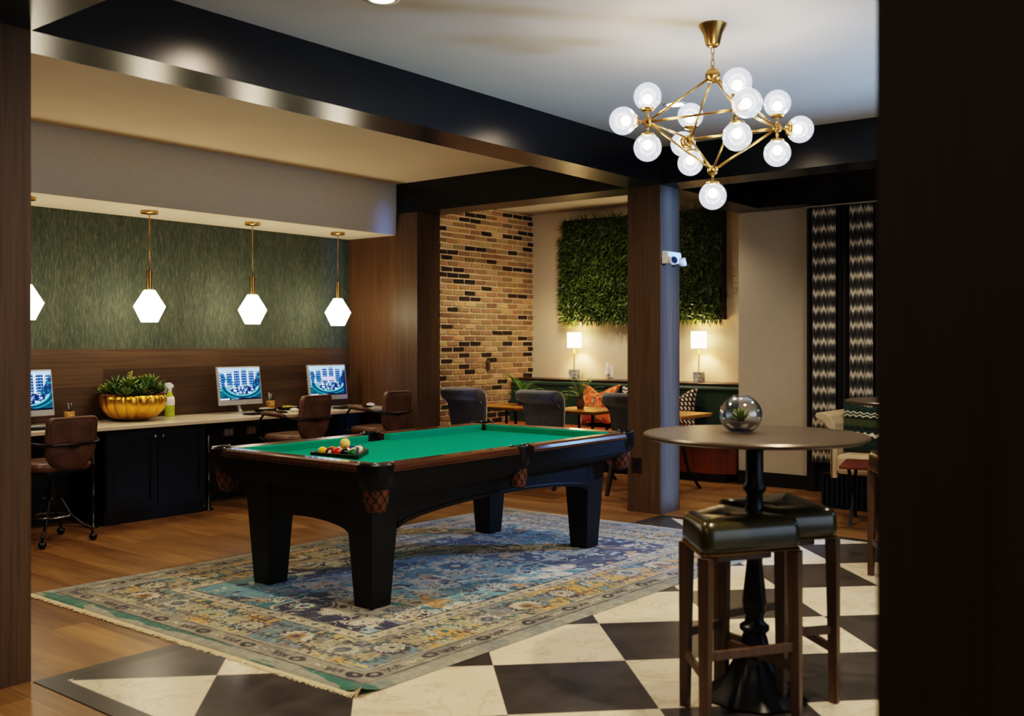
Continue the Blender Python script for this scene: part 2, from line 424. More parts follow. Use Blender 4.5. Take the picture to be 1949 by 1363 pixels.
# ------------------------------------------------------------------ rug
def rug():
    L, Wd = 4.05, 2.68; nu, nv = 680, 450
    U, V = np.meshgrid(np.linspace(0, L, nu), np.linspace(0, Wd, nv))
    wx = (vnoise(U*14, V*14, 1)-.5)*.030; wy = (vnoise(U*14+5, V*14, 2)-.5)*.030
    u, v = U+wx*.25, V+wy*.25; U0, V0 = U, V
    e = np.minimum(np.minimum(u, L-u), np.minimum(v, Wd-v))
    C = np.zeros((nv, nu, 3))
    def put(mask, c, a=1.0):
        mk = np.clip(mask.astype(float)*a, 0, 1)[..., None]; C[:] = C*(1-mk)+np.array(c, float)*mk
    one = np.ones_like(U)
    n1 = vnoise(U*2.2, V*2.2, 3, 4); n2 = vnoise(U*6, V*6, 4, 3); n3 = vnoise(U*11, V*3, 5, 3); n4 = vnoise(U*4+9, V*4+2, 6, 4); n5 = vnoise(U*1.1, V*1.1, 8, 2)
    put(one, (150,150,132)); put(n3 > .55, (128,134,124)); 
    endm = (u < .10) & (n3 > .5); put(endm, (38,104,88)); put((u > L-.1) & (n3 > .6), (90,130,150))
    # main border ground
    mb_ = (e > .22) & (e <= .52)
    put(mb_, (158,146,112)); put(mb_ & (n1 > .54), (196,152,72)); put(mb_ & (n1 < .42), (132,138,140)); put(mb_ & (n4 > .6), (176,166,132))
    put(mb_ & (n4 < .36), (104,132,136))
    # field
    fd = e > .62
    put(fd, (24,34,66)); t = vnoise(u*2.4, v*2.4, 12, 3)
    put(fd & (t > .5), (44,118,128)); put(fd & (t > .62), (96,150,160)); put(fd & (np.abs(t-.5) < .012), (206,202,182)); put(fd & (np.abs(t-.62) < .010), (30,40,72))
    t2 = vnoise(u*5, v*5, 13, 3); put(fd & (t2 > .66), (196,192,170)); put(fd & (np.abs(t2-.62) < .012), (214,206,180)); put(fd & (t2 < .30), (18,26,54))
    t3 = vnoise(u*7, v*7, 15, 2); put(fd & (t3 > .74), (186,146,84)); put(fd & (t3 < .2), (120,134,150))
    cx, cy = L/2, Wd/2
    def blob(x, y, r, ca, cb, cc, k=8, spiky=.3, ang=0., arc=False):
        m0 = np.abs(U-x) < r*1.6; m0 &= np.abs(V-y) < r*1.6
        dx, dy = U-x, V-y; R = np.hypot(dx, dy)/r; A = np.arctan2(dy, dx)-ang
        pet = 1-spiky*np.abs(np.sin(A*k/2))
        half = (np.cos(A) > -.35) if arc else one.astype(bool)
        put(m0 & (R < pet) & half, ca); put(m0 & (R < pet*.74) & half, cb); put(m0 & (R < pet*.42), cc); put(m0 & (R < .16), ca)
        put(m0 & (np.abs(R-pet*.74) < .05) & half, (212,204,176))
    t5 = vnoise(u*9, v*9, 17, 3); put(fd & (np.abs(t5-.5) < .014), (206,200,176)); put(fd & (np.abs(t5-.60) < .012), (20,28,56)); put(fd & (t5 > .74), (150,176,184))
    t6 = vnoise(u*16, v*16, 18, 2); put(fd & (t6 > .78), (24,32,60)); put(fd & (t6 < .16), (196,188,160))
    t7 = vnoise(u*10, v*10, 19, 3); put(mb_ & (np.abs(t7-.5) < .012), (70,66,58)); put(mb_ & (t7 > .68), (122,118,104)); put(mb_ & (t7 < .30), (206,176,104)); put(mb_ & (t7 < .24), (40,84,88))
    U, V = U+wx, V+wy
    # palmettes along the main border
    r = random.Random(3); pal = [((34,34,60),(150,148,136),(186,176,140)), ((30,96,98),(150,160,150),(196,160,84)), ((110,120,122),(168,160,140),(60,70,84)), ((52,50,58),(196,190,164),(150,110,60))]
    def border(off, step, fn):
        k = 0
        for side in range(4):
            ln = (L if side % 2 == 0 else Wd)-2*off; m = max(2, int(round(ln/step)))
            for i in range(m):
                s = off+ln*(i+.5)/m
                x, y, a = [(s, off, PI/2), (L-off, s, PI), (s, Wd-off, -PI/2), (off, s, 0)][side]
                fn(x, y, a, k); k += 1
    def pf(x, y, a, k):
        p = pal[k % 4]; rr = .135 if k % 2 else .105
        blob(x+r.uniform(-.02,.02), y+r.uniform(-.02,.02), rr, *p, k=r.choice([14,18,22]), spiky=.22, ang=a, arc=(k % 2 == 1))
    border(.37, .34, pf)
    def vine(x, y, a, k):
        for i in range(5):
            px, py = x+math.cos(a+1.57)*(i-2)*.028, y+math.sin(a+1.57)*(i-2)*.028
            put(np.hypot(U-px, (V-py)) < .012, (32,38,52) if k % 3 else (28,92,92))
            px += math.cos(a)*.022*((-1)**i); py += math.sin(a)*.022*((-1)**i)
            put(np.hypot(U-px, (V-py)) < .010, (40,44,56))
    border(.29, .15, vine); border(.46, .17, vine)
    # guard borders
    g1 = (e > .095) & (e <= .20); put(g1, (146,140,120)); put(g1 & (n2 > .55), (124,120,106))
    g2 = (e > .53) & (e <= .605); put(g2, (192,182,152)); put(g2 & (n2 > .58), (170,164,146))
    for lo in (.092, .203, .215, .525, .612): put(np.abs(e-lo) < .0045, (44,46,52) if lo != .215 else (180,168,130))
    def g1m(x, y, a, k):
        t = (math.cos(a+PI/2), math.sin(a+PI/2)); q = (math.cos(a), math.sin(a))
        s_ = (U-x)*t[0]+(V-y)*t[1]; w_ = (U-x)*q[0]+(V-y)*q[1]
        if k % 3 == 0: put((np.abs(np.hypot(s_/1.3, w_)-.024) < .010), (24,26,34))
        elif k % 3 == 1: put((np.abs(w_-np.sin(s_*150)*.014) < .011) & (np.abs(s_) < .055), (22,24,32)); put((np.abs(w_+np.sin(s_*150)*.014) < .005) & (np.abs(s_) < .055), (40,42,46))
        else:
            put((np.abs(w_-np.sin(s_*120)*.012) < .005) & (np.abs(s_) < .06), (196,188,160)); put((np.hypot(s_, w_) < .011), (206,198,170))
    border(.148, .118, g1m)
    def g2m(x, y, a, k):
        if k % 2: blob(x, y, .034, (36,38,56), (190,180,150), (40,42,60), 4, .5, a+.78)
        else: put((np.abs(U-x)+np.abs(V-y)) < .022, (60,78,96))
    border(.567, .085, g2m)
    # field flowers, mirrored about the centre
    for i in range(34):
        x = r.uniform(.74, cx); y = r.uniform(.70, Wd-.70); rr = r.uniform(.03, .1)
        p = r.choice([((206,200,178),(40,112,122),(200,160,90)), ((24,34,70),(110,150,168),(206,200,178)), ((60,140,150),(214,208,186),(28,38,72)), ((190,150,84),(200,190,160),(40,50,80))])
        kk = r.choice([6,8,10,12]); blob(x, y, rr, *p, k=kk, spiky=.35); blob(L-x, Wd-y, rr, *p, k=kk, spiky=.35)
    R = np.hypot((U-cx)/1.9, V-cy); A = np.arctan2(V-cy, (U-cx)/1.9)
    med = .40+.05*np.cos(8*A)
    put(fd & (np.abs(R-med) < .010), (210,204,180)); put(fd & (np.abs(R-med*.6) < .009), (190,150,90))
    blob(cx, cy, .20, (200,194,170), (36,96,120), (24,34,66), 12, .3)
    U, V = U0, V0
    # wear, and a tint growing bluer away from the picture-left end
    ab = np.clip((U/L-.35)*1.3+(n5-.5)*.8, 0, 1)[..., None]
    C[:] = C*(1-.14*ab)+np.array((120,150,190.))*.14*ab
    fade = (vnoise(U*9, V*34, 21, 2) > .60)[..., None]; C[:] = np.where(fade, C*.74+np.array((166,160,138))*.26, C)
    C *= .92*(.86+.28*vnoise(U*40, V*40, 30, 2))[..., None]
    q = [Vector((2.83,3.05)), Vector((6.93,2.93)), Vector((6.84,5.58)), Vector((2.795,5.80))]
    def pos(a, b):
        X = (1-b)*((1-a)*q[0].x+a*q[1].x)+b*((1-a)*q[3].x+a*q[2].x)
        Y = (1-b)*((1-a)*q[0].y+a*q[1].y)+b*((1-a)*q[3].y+a*q[2].y)
        ed = np.minimum(np.minimum(a, 1-a)*4, np.minimum(b, 1-b)*2.7)
        curl = .035*np.clip(1-np.hypot(a*4, b*2.7)/.16, 0, 1)**2
        return X, Y, .006+.008*np.clip(ed/.02, 0, 1)+curl+.0006*np.sin(a*50)*np.sin(b*31)
    root = thing('area_rug', 'large worn blue, gold and teal patterned rug under the pool table', 'rug', (0,0,0))
    me = grid_mesh('pile', nu, nv, pos, np.clip(C, 0, 255)); o = part('pile', me, M['wool'], root)
    back = MB().add([(q[0].x,q[0].y,.0055),(q[1].x,q[1].y,.0055),(q[2].x,q[2].y,.0055),(q[3].x,q[3].y,.0055)], [(0,1,2,3)])
    part('backing', back, M['fringe'], root)
    for (A_, B_, s) in ((q[0], q[3], -1), (q[1], q[2], 1)):
        f = MB(); rr = random.Random(9); N = 420
        for i in range(N):
            t = (i+.5)/N; p = A_.lerp(B_, t); ln = .035+rr.uniform(-.01,.01); z = .010
            if s < 0 and i < 12: z += .035*(1-i/12)**2
            f.add([(p.x,p.y-.0034,z),(p.x,p.y+.0034,z),(p.x+s*ln,p.y+.0028+rr.uniform(-.004,.004),.0062),(p.x+s*ln,p.y-.0028,.0062)], [(0,1,2,3)])
        part('fringe', f, M['fringe'], root, label='cream cotton fringe')
rug()

# ------------------------------------------------------------------ pool table
def pool_table():
    L, Wd, H = 2.56, 1.46, .83
    g = thing('pool_table', 'black pool table with bright green cloth standing on the patterned rug', 'pool table', (4.86, 4.485, .0148)); g.scale = (1,1,.982)
    hx, hy = L/2, Wd/2; rw = .125; gc = .115; gs = .075     # rail width, corner gap, side gap
    def rail(pts_fn, mat, nm, **k): pass
    top = H
    def railx(x0, x1, ys):      # rails along X at y side ys
        prof = [(ys*hy, top-.028), (ys*(hy-.006), top-.006), (ys*(hy-.03), top), (ys*(hy-rw), top-.004), (ys*(hy-rw), top-.045), (ys*hy, top-.045)]
        return MB().prism(prof, x0, x1, 0)
    def raily(y0, y1, xs):
        prof = [(xs*hx, top-.028), (xs*(hx-.006), top-.006), (xs*(hx-.03), top), (xs*(hx-rw), top-.004), (xs*(hx-rw), top-.045), (xs*hx, top-.045)]
        mb = MB(); mb.prism(prof, y0, y1, 1); return mb
    def cushx(x0, x1, ys):
        mb = MB(); o, i = ys*(hy-rw), ys*(hy-rw-.036); c = .032
        zt = top-.005; zb = top-.012
        mb.add([(x0,o,zt),(x1,o,zt),(x1-c,i,zt-.001),(x0+c,i,zt-.001),(x0,o,zb-.02),(x1,o,zb-.02),(x1-c,i,zb),(x0+c,i,zb),(x1-c-.003,i+ys*.005,top-.056),(x0+c+.003,i+ys*.005,top-.056),(x0,o,top-.056),(x1,o,top-.056)],
               [(0,1,2,3),(3,2,6,7),(7,6,8,9),(9,8,11,10),(0,3,7,9,10),(1,2,6,8,11),(0,1,11,10)])
        return mb
    def cushy(y0, y1, xs):
        m = cushx(y0, y1, xs); dlt = (hx-hy)
        m.v = [((abs(v[1])+dlt)*xs, v[0], v[2]) for v in m.v]; return m
    ix, iy = hx-rw, hy-rw
    for ys in (-1, 1):
        for (a, b) in ((-hx+gc, -gs), (gs, hx-gc)):
            part('rail', railx(a, b, ys), M['mahog'], g, bevel=.003)
            part('cushion', cushx(a+.035, b-.0, ys) if a < -1 else cushx(a, b-.035, ys), M['felt'], g, bevel=.004)
    for xs in (-1, 1):
        part('rail', raily(-hy+gc, hy-gc, xs), M['mahog'], g, bevel=.003)
        part('cushion', cushy(-hy+gc+.035, hy-gc-.035, xs), M['felt'], g, bevel=.004)
    # bed: cut at the pockets
    c = .085; s = .055
    bx, by = ix+.02, iy+.02
    poly = [(-bx+c,-by),(-s,-by),(-s*.7,-by+.03),(s*.7,-by+.03),(s,-by),(bx-c,-by),(bx,-by+c),(bx,by-c),(bx-c,by),(s,by),(s*.7,by-.03),(-s*.7,by-.03),(-s,by),(-bx+c,by),(-bx,by-c),(-bx,-by+c)]
    part('bed_cloth', MB().prism(poly, top-.085, top-.05), M['felt'], g)
    # apron under the rails, stepped moulding, arched skirt
    ap = MB()
    for ys in (-1, 1): ap.box(-hx+.12, hx-.12, *sorted((ys*(hy-.012), ys*(hy-.05))), .69, top-.045)
    for xs in (-1, 1): ap.box(*sorted((xs*(hx-.012), xs*(hx-.05))), -hy+.12, hy-.12, .69, top-.045)
    part('apron', ap, M['pool'], g, bevel=.003)
    md = MB(); 
    md.box(-hx+.03, hx-.03, -hy+.03, hy-.03, .672, .69); md.box(-hx+.055, hx-.055, -hy+.055, hy-.055, .655, .672); md.box(-hx+.085, hx-.085, -hy+.085, hy-.085, .64, .655)
    part('moulding', md, M['pool'], g, bevel=.003)
    kx, ky = 1.12, .545
    def arch(half, zl, zm, n=24):
        return [(-half+2*half*i/n, zl+(zm-zl)*(1-((2*i/n-1))**2)**.6 if 0 < i < n else zl) for i in range(n+1)]
    for ys in (-1, 1):
        pts = [(-.93, .64)] + [(x, z) for x, z in arch(.93, .43, .515)] + [(.93, .64)]
        part('skirt', MB().prism(pts, *sorted((ys*ky, ys*(ky-.03))), axis=1), M['pool'], g, bevel=.003)
        pts = [(-.93, .452)]+[(x, z+.022) for x, z in arch(.93, .43, .515)][1:-1]+[(.93, .452)]
        bead = MB().tube([(x, ys*(ky+.004), z+.004) for x, z in arch(.93, .45, .53)], .006, 6); part('arch_bead', bead, M['pool'], g, smooth=True)
    for xs in (-1, 1):
        pts = [(-.35, .64)] + [(x, z) for x, z in arch(.35, .405, .462)] + [(.35, .64)]
        mb = MB().prism(pts, *sorted((xs*kx, xs*(kx-.03))), axis=0)
        part('skirt', mb, M['pool'], g, bevel=.003)
    for xs in (-1, 1):
        for ys in (-1, 1):
            lg = MB(); cx, cy = xs*1.03, ys*.445
            lg.frustum((cx,cy),(.071,.071),.0,(cx,cy),(.108,.108),.64)
            part('leg', lg, M['poolleg'], g, bevel=.006)
    # pockets
    def diamond_net(r0, r1, z0, z1, cx, cy):
        nu, nv = 48, 22
        uu, vv = np.meshgrid(np.linspace(0, 1, nu), np.linspace(0, 1, nv))
        d = np.abs(np.sin((uu*8+vv*2.2)*PI))*np.abs(np.sin((uu*8-vv*2.2)*PI))
        col = np.where((d > .28)[..., None], np.array((112,68,42.)), np.array((24,15,11.)))
        col = np.where((vv > .9)[..., None], np.array((34,20,16.)), col)
        rr = lambda v: (r0+(r1-r0)*v)*(1+.1*np.sin(v*PI))*np.where(v > .92, (1.02-v)/.10, 1)
        return grid_mesh('net', nu, nv, lambda a, b: (cx+rr(b)*(1+.03*np.sin(a*16*PI)*np.sin(b*9*PI))*np.cos(a*2*PI), cy+rr(b)*np.sin(a*2*PI), z0+(z1-z0)*b), col)
    for xs in (-1, 0, 1):
        for ys in (-1, 1):
            if xs:
                cx, cy = xs*(hx-.085), ys*(hy-.085); a = math.atan2(ys, xs); sp = 1.25; R = .098
            else:
                cx, cy = 0, ys*(hy-.075); a = ys*PI/2; sp = 1.3; R = .082
            pr = [(R-.028, top-.05), (R-.026, top+.002), (R-.008, top+.008), (R+.002, top-.004), (R, top-.05), (R-.004, top-.1), (R-.022, top-.135), (R-.03, top-.135), (R-.028, top-.05)]
            cap = MB().lathe(pr, 22, cx, cy, cap=False, a0=a-sp-.35, a1=a+sp+.35)
            po = part('pocket', cap, M['iron'], g, auto=.7, label='black cast pocket iron with silver tips')
            for q in (-1, 0, 1):
                t = a+q*(sp+.25); part('silver_tip', MB().sphere((cx+(R-.012)*math.cos(t), cy+(R-.012)*math.sin(t), top+.004), .011, 10, 6, .6), M['chrome'], po, smooth=True)
            nm = diamond_net(R-.024, .045, top-.12, top-.275, cx, cy); net = part('net', nm, M['netting'], po)
            part('pocket_liner', MB().lathe([(R-.03, top-.04), (R-.034, top-.12), (.03, top-.2)], 18, cx, cy, cap=False), M['black'], po, smooth=True)
    # ivory sights on the rails
    return g
pool_table()

# ------------------------------------------------------------------ rack and balls
def rack_and_balls():
    B = Vector(W(-.90, 5.80)); A = Vector(W(-.90-.345, 5.80+.22)); C = Vector(W(-.882, 6.21))
    cen = (A+B+C)/3; zb = .7818
    s_in = .348; t = .018
    def tri(R): 
        out = []
        for P in (A, B, C):
            d = (P-cen).normalized(); out.append(cen+d*R)
        return out
    Ri = s_in/math.sqrt(3); Ro = Ri+2*t
    def rounded(R, rr, n=5):
        T = tri(R); pts = []
        for i in range(3):
            p = T[i]; d = (p-cen).normalized(); cc = p-d*rr*2
            a = math.atan2(d.y, d.x)
            order = 1 if ((T[1]-T[0]).x*(T[2]-T[0]).y-(T[1]-T[0]).y*(T[2]-T[0]).x) > 0 else -1
            for k in range(n+1):
                q = a+order*(-PI/3+2*PI/3*k/n); pts.append((cc.x+rr*math.cos(q), cc.y+rr*math.sin(q)))
        return pts
    o_, i_ = rounded(Ro, .03), rounded(Ri, .015); n = len(o_)
    mb = MB(); z0, z1 = zb, zb+.028
    mb.add([(*p, z0) for p in o_]+[(*p, z0) for p in i_]+[(*p, z1) for p in o_]+[(*p, z1) for p in i_],
           sum([[(i, (i+1)%n, 2*n+(i+1)%n, 2*n+i), (n+i, n+(i+1)%n, 3*n+(i+1)%n, 3*n+i), (2*n+i, 2*n+(i+1)%n, 3*n+(i+1)%n, 3*n+i), (i, (i+1)%n, n+(i+1)%n, n+i)] for i in range(n)], []))
    o = part('ball_rack', mb, M['black'], None, bevel=.002); tag(o, 'black triangular rack holding the pool balls on the green cloth', 'rack')
    r = .0286; sp = .0588
    # rows run from apex C to edge AB
    e1 = (A-C).normalized(); e2 = (B-C).normalized(); off = cen+(C-cen).normalized()*(Ri-2*r-.001)
    cols = [('yellow',(232,186,40),0),('blue',(26,40,120),0),('red',(200,30,24),0),('purple',(58,26,84),0),('orange',(228,104,28),0),('green',(14,92,56),0),('maroon',(98,20,26),0),('black',(14,14,16),0),
            ('yellow',(232,186,40),1),('blue',(26,40,120),1),('red',(200,30,24),1),('purple',(58,26,84),1),('orange',(228,104,28),1),('green',(14,92,56),1),('maroon',(98,20,26),1)]
    order = [1, 12, 4, 9, 7, 10, 13, 2, 14, 11, 8, 6, 2, 3, 0]; order = [9,1,12,10,3,13,4,8,14,11,0,6,2,7,5]
    seen = []
    k = 0
    names = ['at the far corner of the rack','behind the middle row','behind the middle row','in the centre of the rack','in the centre of the rack','in the centre of the rack']
    for row in range(5):
        for j in range(row+1):
            p = off+e1*sp*(row-j)+e2*sp*j
            nm, c, st = cols[order[k]]
            nu, nv = 36, 22; U, V = np.meshgrid(np.linspace(0,1,nu), np.linspace(0,1,nv))
            rr = random.Random(k); ax = Vector((rr.uniform(-1,1), rr.uniform(-1,1), rr.uniform(-.6,.6))).normalized()
            x = np.cos((V-.5)*PI)*np.cos(U*2*PI); y = np.cos((V-.5)*PI)*np.sin(U*2*PI); z = np.sin((V-.5)*PI)
            h = x*ax.x+y*ax.y+z*ax.z
            sp_ = ax.orthogonal().normalized(); h2 = x*sp_.x+y*sp_.y+z*sp_.z
            col = np.where((np.abs(h) < .55)[..., None] if st else np.ones_like(h, bool)[..., None], np.array(c, float), np.array((236,226,196.)))
            col = np.where((np.abs(h2) > .93)[..., None], np.array((240,232,206.)), col)
            me = grid_mesh('ball', nu, nv, lambda a, b: (r*x, r*y, r*z), col)
            o = part('pool_ball', me, M['ballmat'], None); o.location = (p.x, p.y, zb+r)
            lab = ('white ball with a wide %s stripe' if st else 'solid %s ball') % nm + ' lying inside the black rack'
            tag(o, lab, 'ball', 'pool balls in the rack'); k += 1
    top = cen+(C-cen)*-.0
    a, b, c_ = [off+e1*sp*(x-y)+e2*sp*y for x, y in ((3,2),(3,1),(2,1))]
    ctr = (a+b+c_)/3
    o = part('cue_ball', MB().sphere((0,0,0), .031, 28, 16), plain('ivory_ball', (232,205,120), .15, var=.02), None, smooth=True)
    o.location = (ctr.x, ctr.y, zb+r+math.sqrt((r+.031)**2-(sp/math.sqrt(3))**2))
    tag(o, 'pale yellow ball resting on top of the racked balls', 'ball')
n = NT('ball_resin'); a = n.new('ShaderNodeAttribute', attribute_name='Col'); n.setp(Base_Color=a.outputs['Color'], Roughness=.1); n.b.inputs['Coat Weight'].default_value = .5; M['ballmat'] = n.m
rack_and_balls()

# ------------------------------------------------------------------ pendants
def pendants():
    g = None; labs = ['hexagonal white glass pendant on brass rod, leftmost, half hidden by the near post',
        'hexagonal white glass pendant on brass rod hanging above the gold planter',
        'hexagonal white glass pendant on brass rod above the middle monitor',
        'hexagonal white glass pendant on brass rod nearest the walnut end panel']
    for i, x in enumerate((3.69, 4.745, 5.81, 6.865)):
        if i == 0:
            g = thing('pendant_light', labs[0], 'pendant lamp', (x, 7.75, 0), 0, 'pendants over the computer counter')
            part('canopy', MB().lathe([(.0,2.594),(.073,2.594),(.073,2.572),(.068,2.568),(.0,2.568)], 28), M['brass'], g, auto=.6)
            part('rod', MB().lathe([(.005,2.568),(.005,2.083)], 10), M['brass'], g, smooth=True)
            part('socket_tube', MB().lathe([(.012,2.086),(.026,2.083),(.026,1.915),(.02,1.913)], 24), M['brass'], g, auto=.6)
            part('glass_shade', MB().lathe([(.0,1.916),(.045,1.916),(.131,1.775),(.068,1.643),(.0,1.643)], 28), M['opal'], g, auto=.4)
        else: dup(g, (x, 7.75, 0), 0, labs[i])
pendants()

# ------------------------------------------------------------------ counter, cabinet, screens
o = part('computer_counter', MB().box(-1.0, XC-.002, 7.46, 8.2, .765, .795), M['counter'], None, bevel=.004)
tag(o, 'long cream stone counter running along the walnut plank wall', 'counter')
def cabinet():
    g = thing('base_cabinet', 'dark navy two-door cabinet under the stone counter below the planter', 'cabinet', (4.66, 7.49, 0))
    part('carcass', MB().box(-.46, .46, .02, .70, .0, .764), M['navy'], g, bevel=.003)
    for s in (-1, 1):
        x0, x1 = (s*.455, s*.004) if s < 0 else (.004, .455)
        x0, x1 = sorted((x0, x1)); d = MB(); z0, z1 = .10, .735; f = .06
        d.box(x0, x1, .006, .02, z0, z1); d.box(x0, x0+f, -.006, .006, z0, z1); d.box(x1-f, x1, -.006, .006, z0, z1)
        d.box(x0+f, x1-f, -.006, .006, z1-f, z1); d.box(x0+f, x1-f, -.006, .006, z0, z0+f)
        dr = part('door', d, M['navy'], g, bevel=.002)
        part('knob', MB().sphere((s*.035 if s > 0 else -.035, -.024, .69), .014, 14, 8).tube([(s*.035, -.006, .69), (s*.035, -.02, .69)], .005), M['chrome'], dr, smooth=True, label='small silver round knob')
cabinet()
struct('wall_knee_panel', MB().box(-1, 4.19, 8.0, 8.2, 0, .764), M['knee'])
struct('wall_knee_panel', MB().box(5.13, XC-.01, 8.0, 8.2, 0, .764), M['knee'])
for i, (x, lb) in enumerate(((5.185, 'black round metal leg supporting the counter at the right of the cabinet'), (4.12, 'black round metal leg supporting the counter left of the cabinet'))):
    o = part('counter_leg', MB().lathe([(.045,0),(.045,.01),(.022,.015),(.022,.25),(.025,.253),(.025,.26),(.022,.263),(.022,.5),(.025,.503),(.025,.51),(.022,.513),(.022,.765)], 16, x, 7.54), M['dmetal'], None, smooth=True)
    tag(o, lb, 'leg')
for x, lb in ((5.72, 'left of two white outlet plates on the dark wall under the counter'), (5.98, 'right of two white outlet plates on the dark wall under the counter')):
    g = thing('power_outlet', lb, 'outlet', (x, 8.0, .62))
    part('plate', MB().box(-.055, .055, -.008, 0, -.035, .035), M['silver'], g, bevel=.002)
    part('socket', MB().box(-.035, -.008, -.011, -.008, -.018, .018).box(.008, .035, -.011, -.008, -.018, .018), M['white'], g)

def screen_cols(nu, nv, variant):
    U, V = np.meshgrid(np.linspace(0, 1, nu), np.linspace(0, 1, nv))     # V up
    C = np.zeros((nv, nu, 3)); n_ = vnoise(U*30, V*20, 41, 3); n2 = vnoise(U*26, V*30, 43, 3); n3 = vnoise(U*9, V*9, 44, 3)
    def put(m, c): C[m] = c
    put(V > -1, (150,190,240))
    roof = .95-.10*np.abs(U-.62)-.05*(np.sin(U*9) > 0) if variant else .95-.12*np.abs(U-.5)
    b = (V < roof) & (V > .40); put(b, (40,90,170))
    fl = (V*13) % 1; cl = (U*17) % 1
    put(b & (fl < .55) & (cl < .6), (14,38,92)); put(b & (fl > .8), (150,190,240)); put(b & (((U*5.5) % 1) > .70), (206,226,252)); put(b & (((U*5.5) % 1) > .70) & (fl < .5) & (cl < .5), (60,110,190))
    trees = (V < .88-.9*U) & (V > .3); put(trees & (n_ > .5), (12,48,96)); put(trees & (n_ > .62), (30,100,150))
    tr = (V < (U-.72)*2.2+.3) & (V > .3); put(tr, (16,50,96)); put(tr & (n_ > .55), (34,110,140))
    gnd = V <= .42+.06*(n3-.5); put(gnd, (24,62,128)); put(gnd & (n2 > .54), (140,184,240)); put(gnd & (n2 > .66), (220,236,255)); put(gnd & (n2 < .40), (10,28,74))
    R_ = np.hypot((U-.55)/1.25, (V-.45)); ring = gnd & (R_ > .30) & (R_ < .335); put(ring, (90,190,200)); put(gnd & (R_ > .335), (10,60,96)); put(gnd & (R_ > .40) & (R_ < .42), (40,150,160))
    put(gnd & (R_ > .42) & (n3 > .5), (16,84,100))
    if variant == 2: put((np.abs(U-.53) < .17) & (np.abs(V-.57) < .065), (196,184,240)); put((U > .93) & (V < .75), (18,34,70))
    put(V < .05, (8,18,46)); put((V < .045) & (V > .008) & (U < .22), (200,220,245)); put((V > .015) & (V < .036) & (U > .26) & (U < .44) & (((U*60) % 1) > .4), (150,180,230))
    put((U < .04) & (U > .012) & (((V*12) % 1) > .55) & (V > .3), (200,220,240))
    return C
def monitor(pos, rz, w, h, variant, label, lean=.13):
    g = thing('desktop_monitor', label, 'monitor', pos, rz, 'computer monitors on the counter')
    zc = .08; 
    def tilt(mb_v): return [(x, y*1.0+(z)*math.sin(lean), z*math.cos(lean)+zc) for x, y, z in mb_v]
    b = MB().box(-w/2, w/2, -.006, .02, .0, h); b.v = tilt(b.v); part('bezel', b, M['silver'], g, bevel=.004)
    bt = .05; nu, nv = 150, 90
    me = grid_mesh('screen', nu, nv, lambda U, V: ((-w/2+.012+(w-.024)*U), (-.0075+(bt+(h-bt-.012)*V)*math.sin(lean)), (bt+(h-bt-.012)*V)*math.cos(lean)+zc), screen_cols(nu, nv, variant))
    part('screen', me, M['screen'], g, label='bright blue wallpaper of apartment blocks around a pool')
    part('stand', MB().tube([(0,.035,.16),(0,.05,.08),(0,.02,.02),(0,.02,.006)], [.022,.018,.02,.03], 12), M['silver'], g, smooth=True)
    part('stand_foot', MB().box(-.12, .12, -.08, .10, .0, .008), M['silver'], g, bevel=.003)
    return g

# ------------------------------------------------------------------ planter
def planter():
    g = thing('succulent_planter', 'gold fluted bowl overflowing with green succulents on the counter', 'planter', (4.70, 7.93, .795))
    wob = lambda a, z: 1+.075*(abs(math.sin(a*8))**.6)-.06
    prof = [(.0,.0),(.10,.0),(.12,.006),(.19,.035),(.245,.09),(.27,.15),(.272,.19),(.262,.222),(.250,.222),(.252,.17),(.2,.1),(.0,.09)]
    part('bowl', MB().lathe(prof, 192, wob=wob, cap=False), M['gold'], g, smooth=True)
    part('soil', MB().lathe([(.0,.2),(.15,.2),(.245,.185)], 24, cap=False), M['soil'], g, smooth=True)
    r = random.Random(21)
    for i in range(30):
        a = r.uniform(0, 2*PI); q = .235*math.sqrt(r.random()); cx, cy = q*math.cos(a), q*math.sin(a)*.9
        hh = r.uniform(.0, .15)*(1-q/.4)+.21; big = r.random(); mb = MB()
        typ = i % 3
        n_ = 26 if typ == 0 else 18
        for k in range(n_):
            t = k/n_; aa = k*2.4+r.random()*.3; el = .15+1.15*t
            d = (math.cos(aa)*math.cos(el), math.sin(aa)*math.cos(el), math.sin(el))
            ln = (.12 if typ == 0 else .085 if typ == 1 else .15)*(1-.45*t)*(.8+.5*big); wd = (.034 if typ == 0 else .044 if typ == 1 else .024)
            base = (cx+d[0]*.006, cy+d[1]*.006, hh+t*.02)
            mb.leaf(base, d, ln, wd, -.3 if typ == 1 else .15, 0, 3)
        mb.tube([(cx,cy,.17),(cx,cy,hh+.01)], .008, 6)
        mt = [M['leafg'], M['leafy'], M['leafd2']][i % 3]
        part('succulent', mb, mt, g, smooth=True)
    sp = MB()
    for k in range(14):
        sp.sphere((.015*math.cos(k*2.4)-.03, .015*math.sin(k*2.4), .34+k*.006), .010, 6, 4)
    sp.tube([(-.03,0,.2),(-.03,0,.40)], .004, 6); part('flower_stalk', sp, M['leafy'], g, smooth=True)
    bk = MB(); 
    bk.prism([(-.30,.0),(-.24,-.07),(-.10,-.12),(-.05,-.10),(-.14,-.04),(-.26,.03)], .215, .235); part('bark_piece', bk, M['bark'], g, bevel=.005)
    bk = MB().tube([(.08,-.2,.21),(.16,-.2,.235),(.2,-.17,.27)], [.012,.01,.004], 8); part('bark_piece', bk, M['bark'], g, smooth=True)
M['leafy'] = plain('succulent_yellow_green', (150,152,78), .5, var=.4, scale=20)
M['leafd2'] = plain('succulent_blue_green', (96,128,84), .5, var=.4, scale=20)
planter()
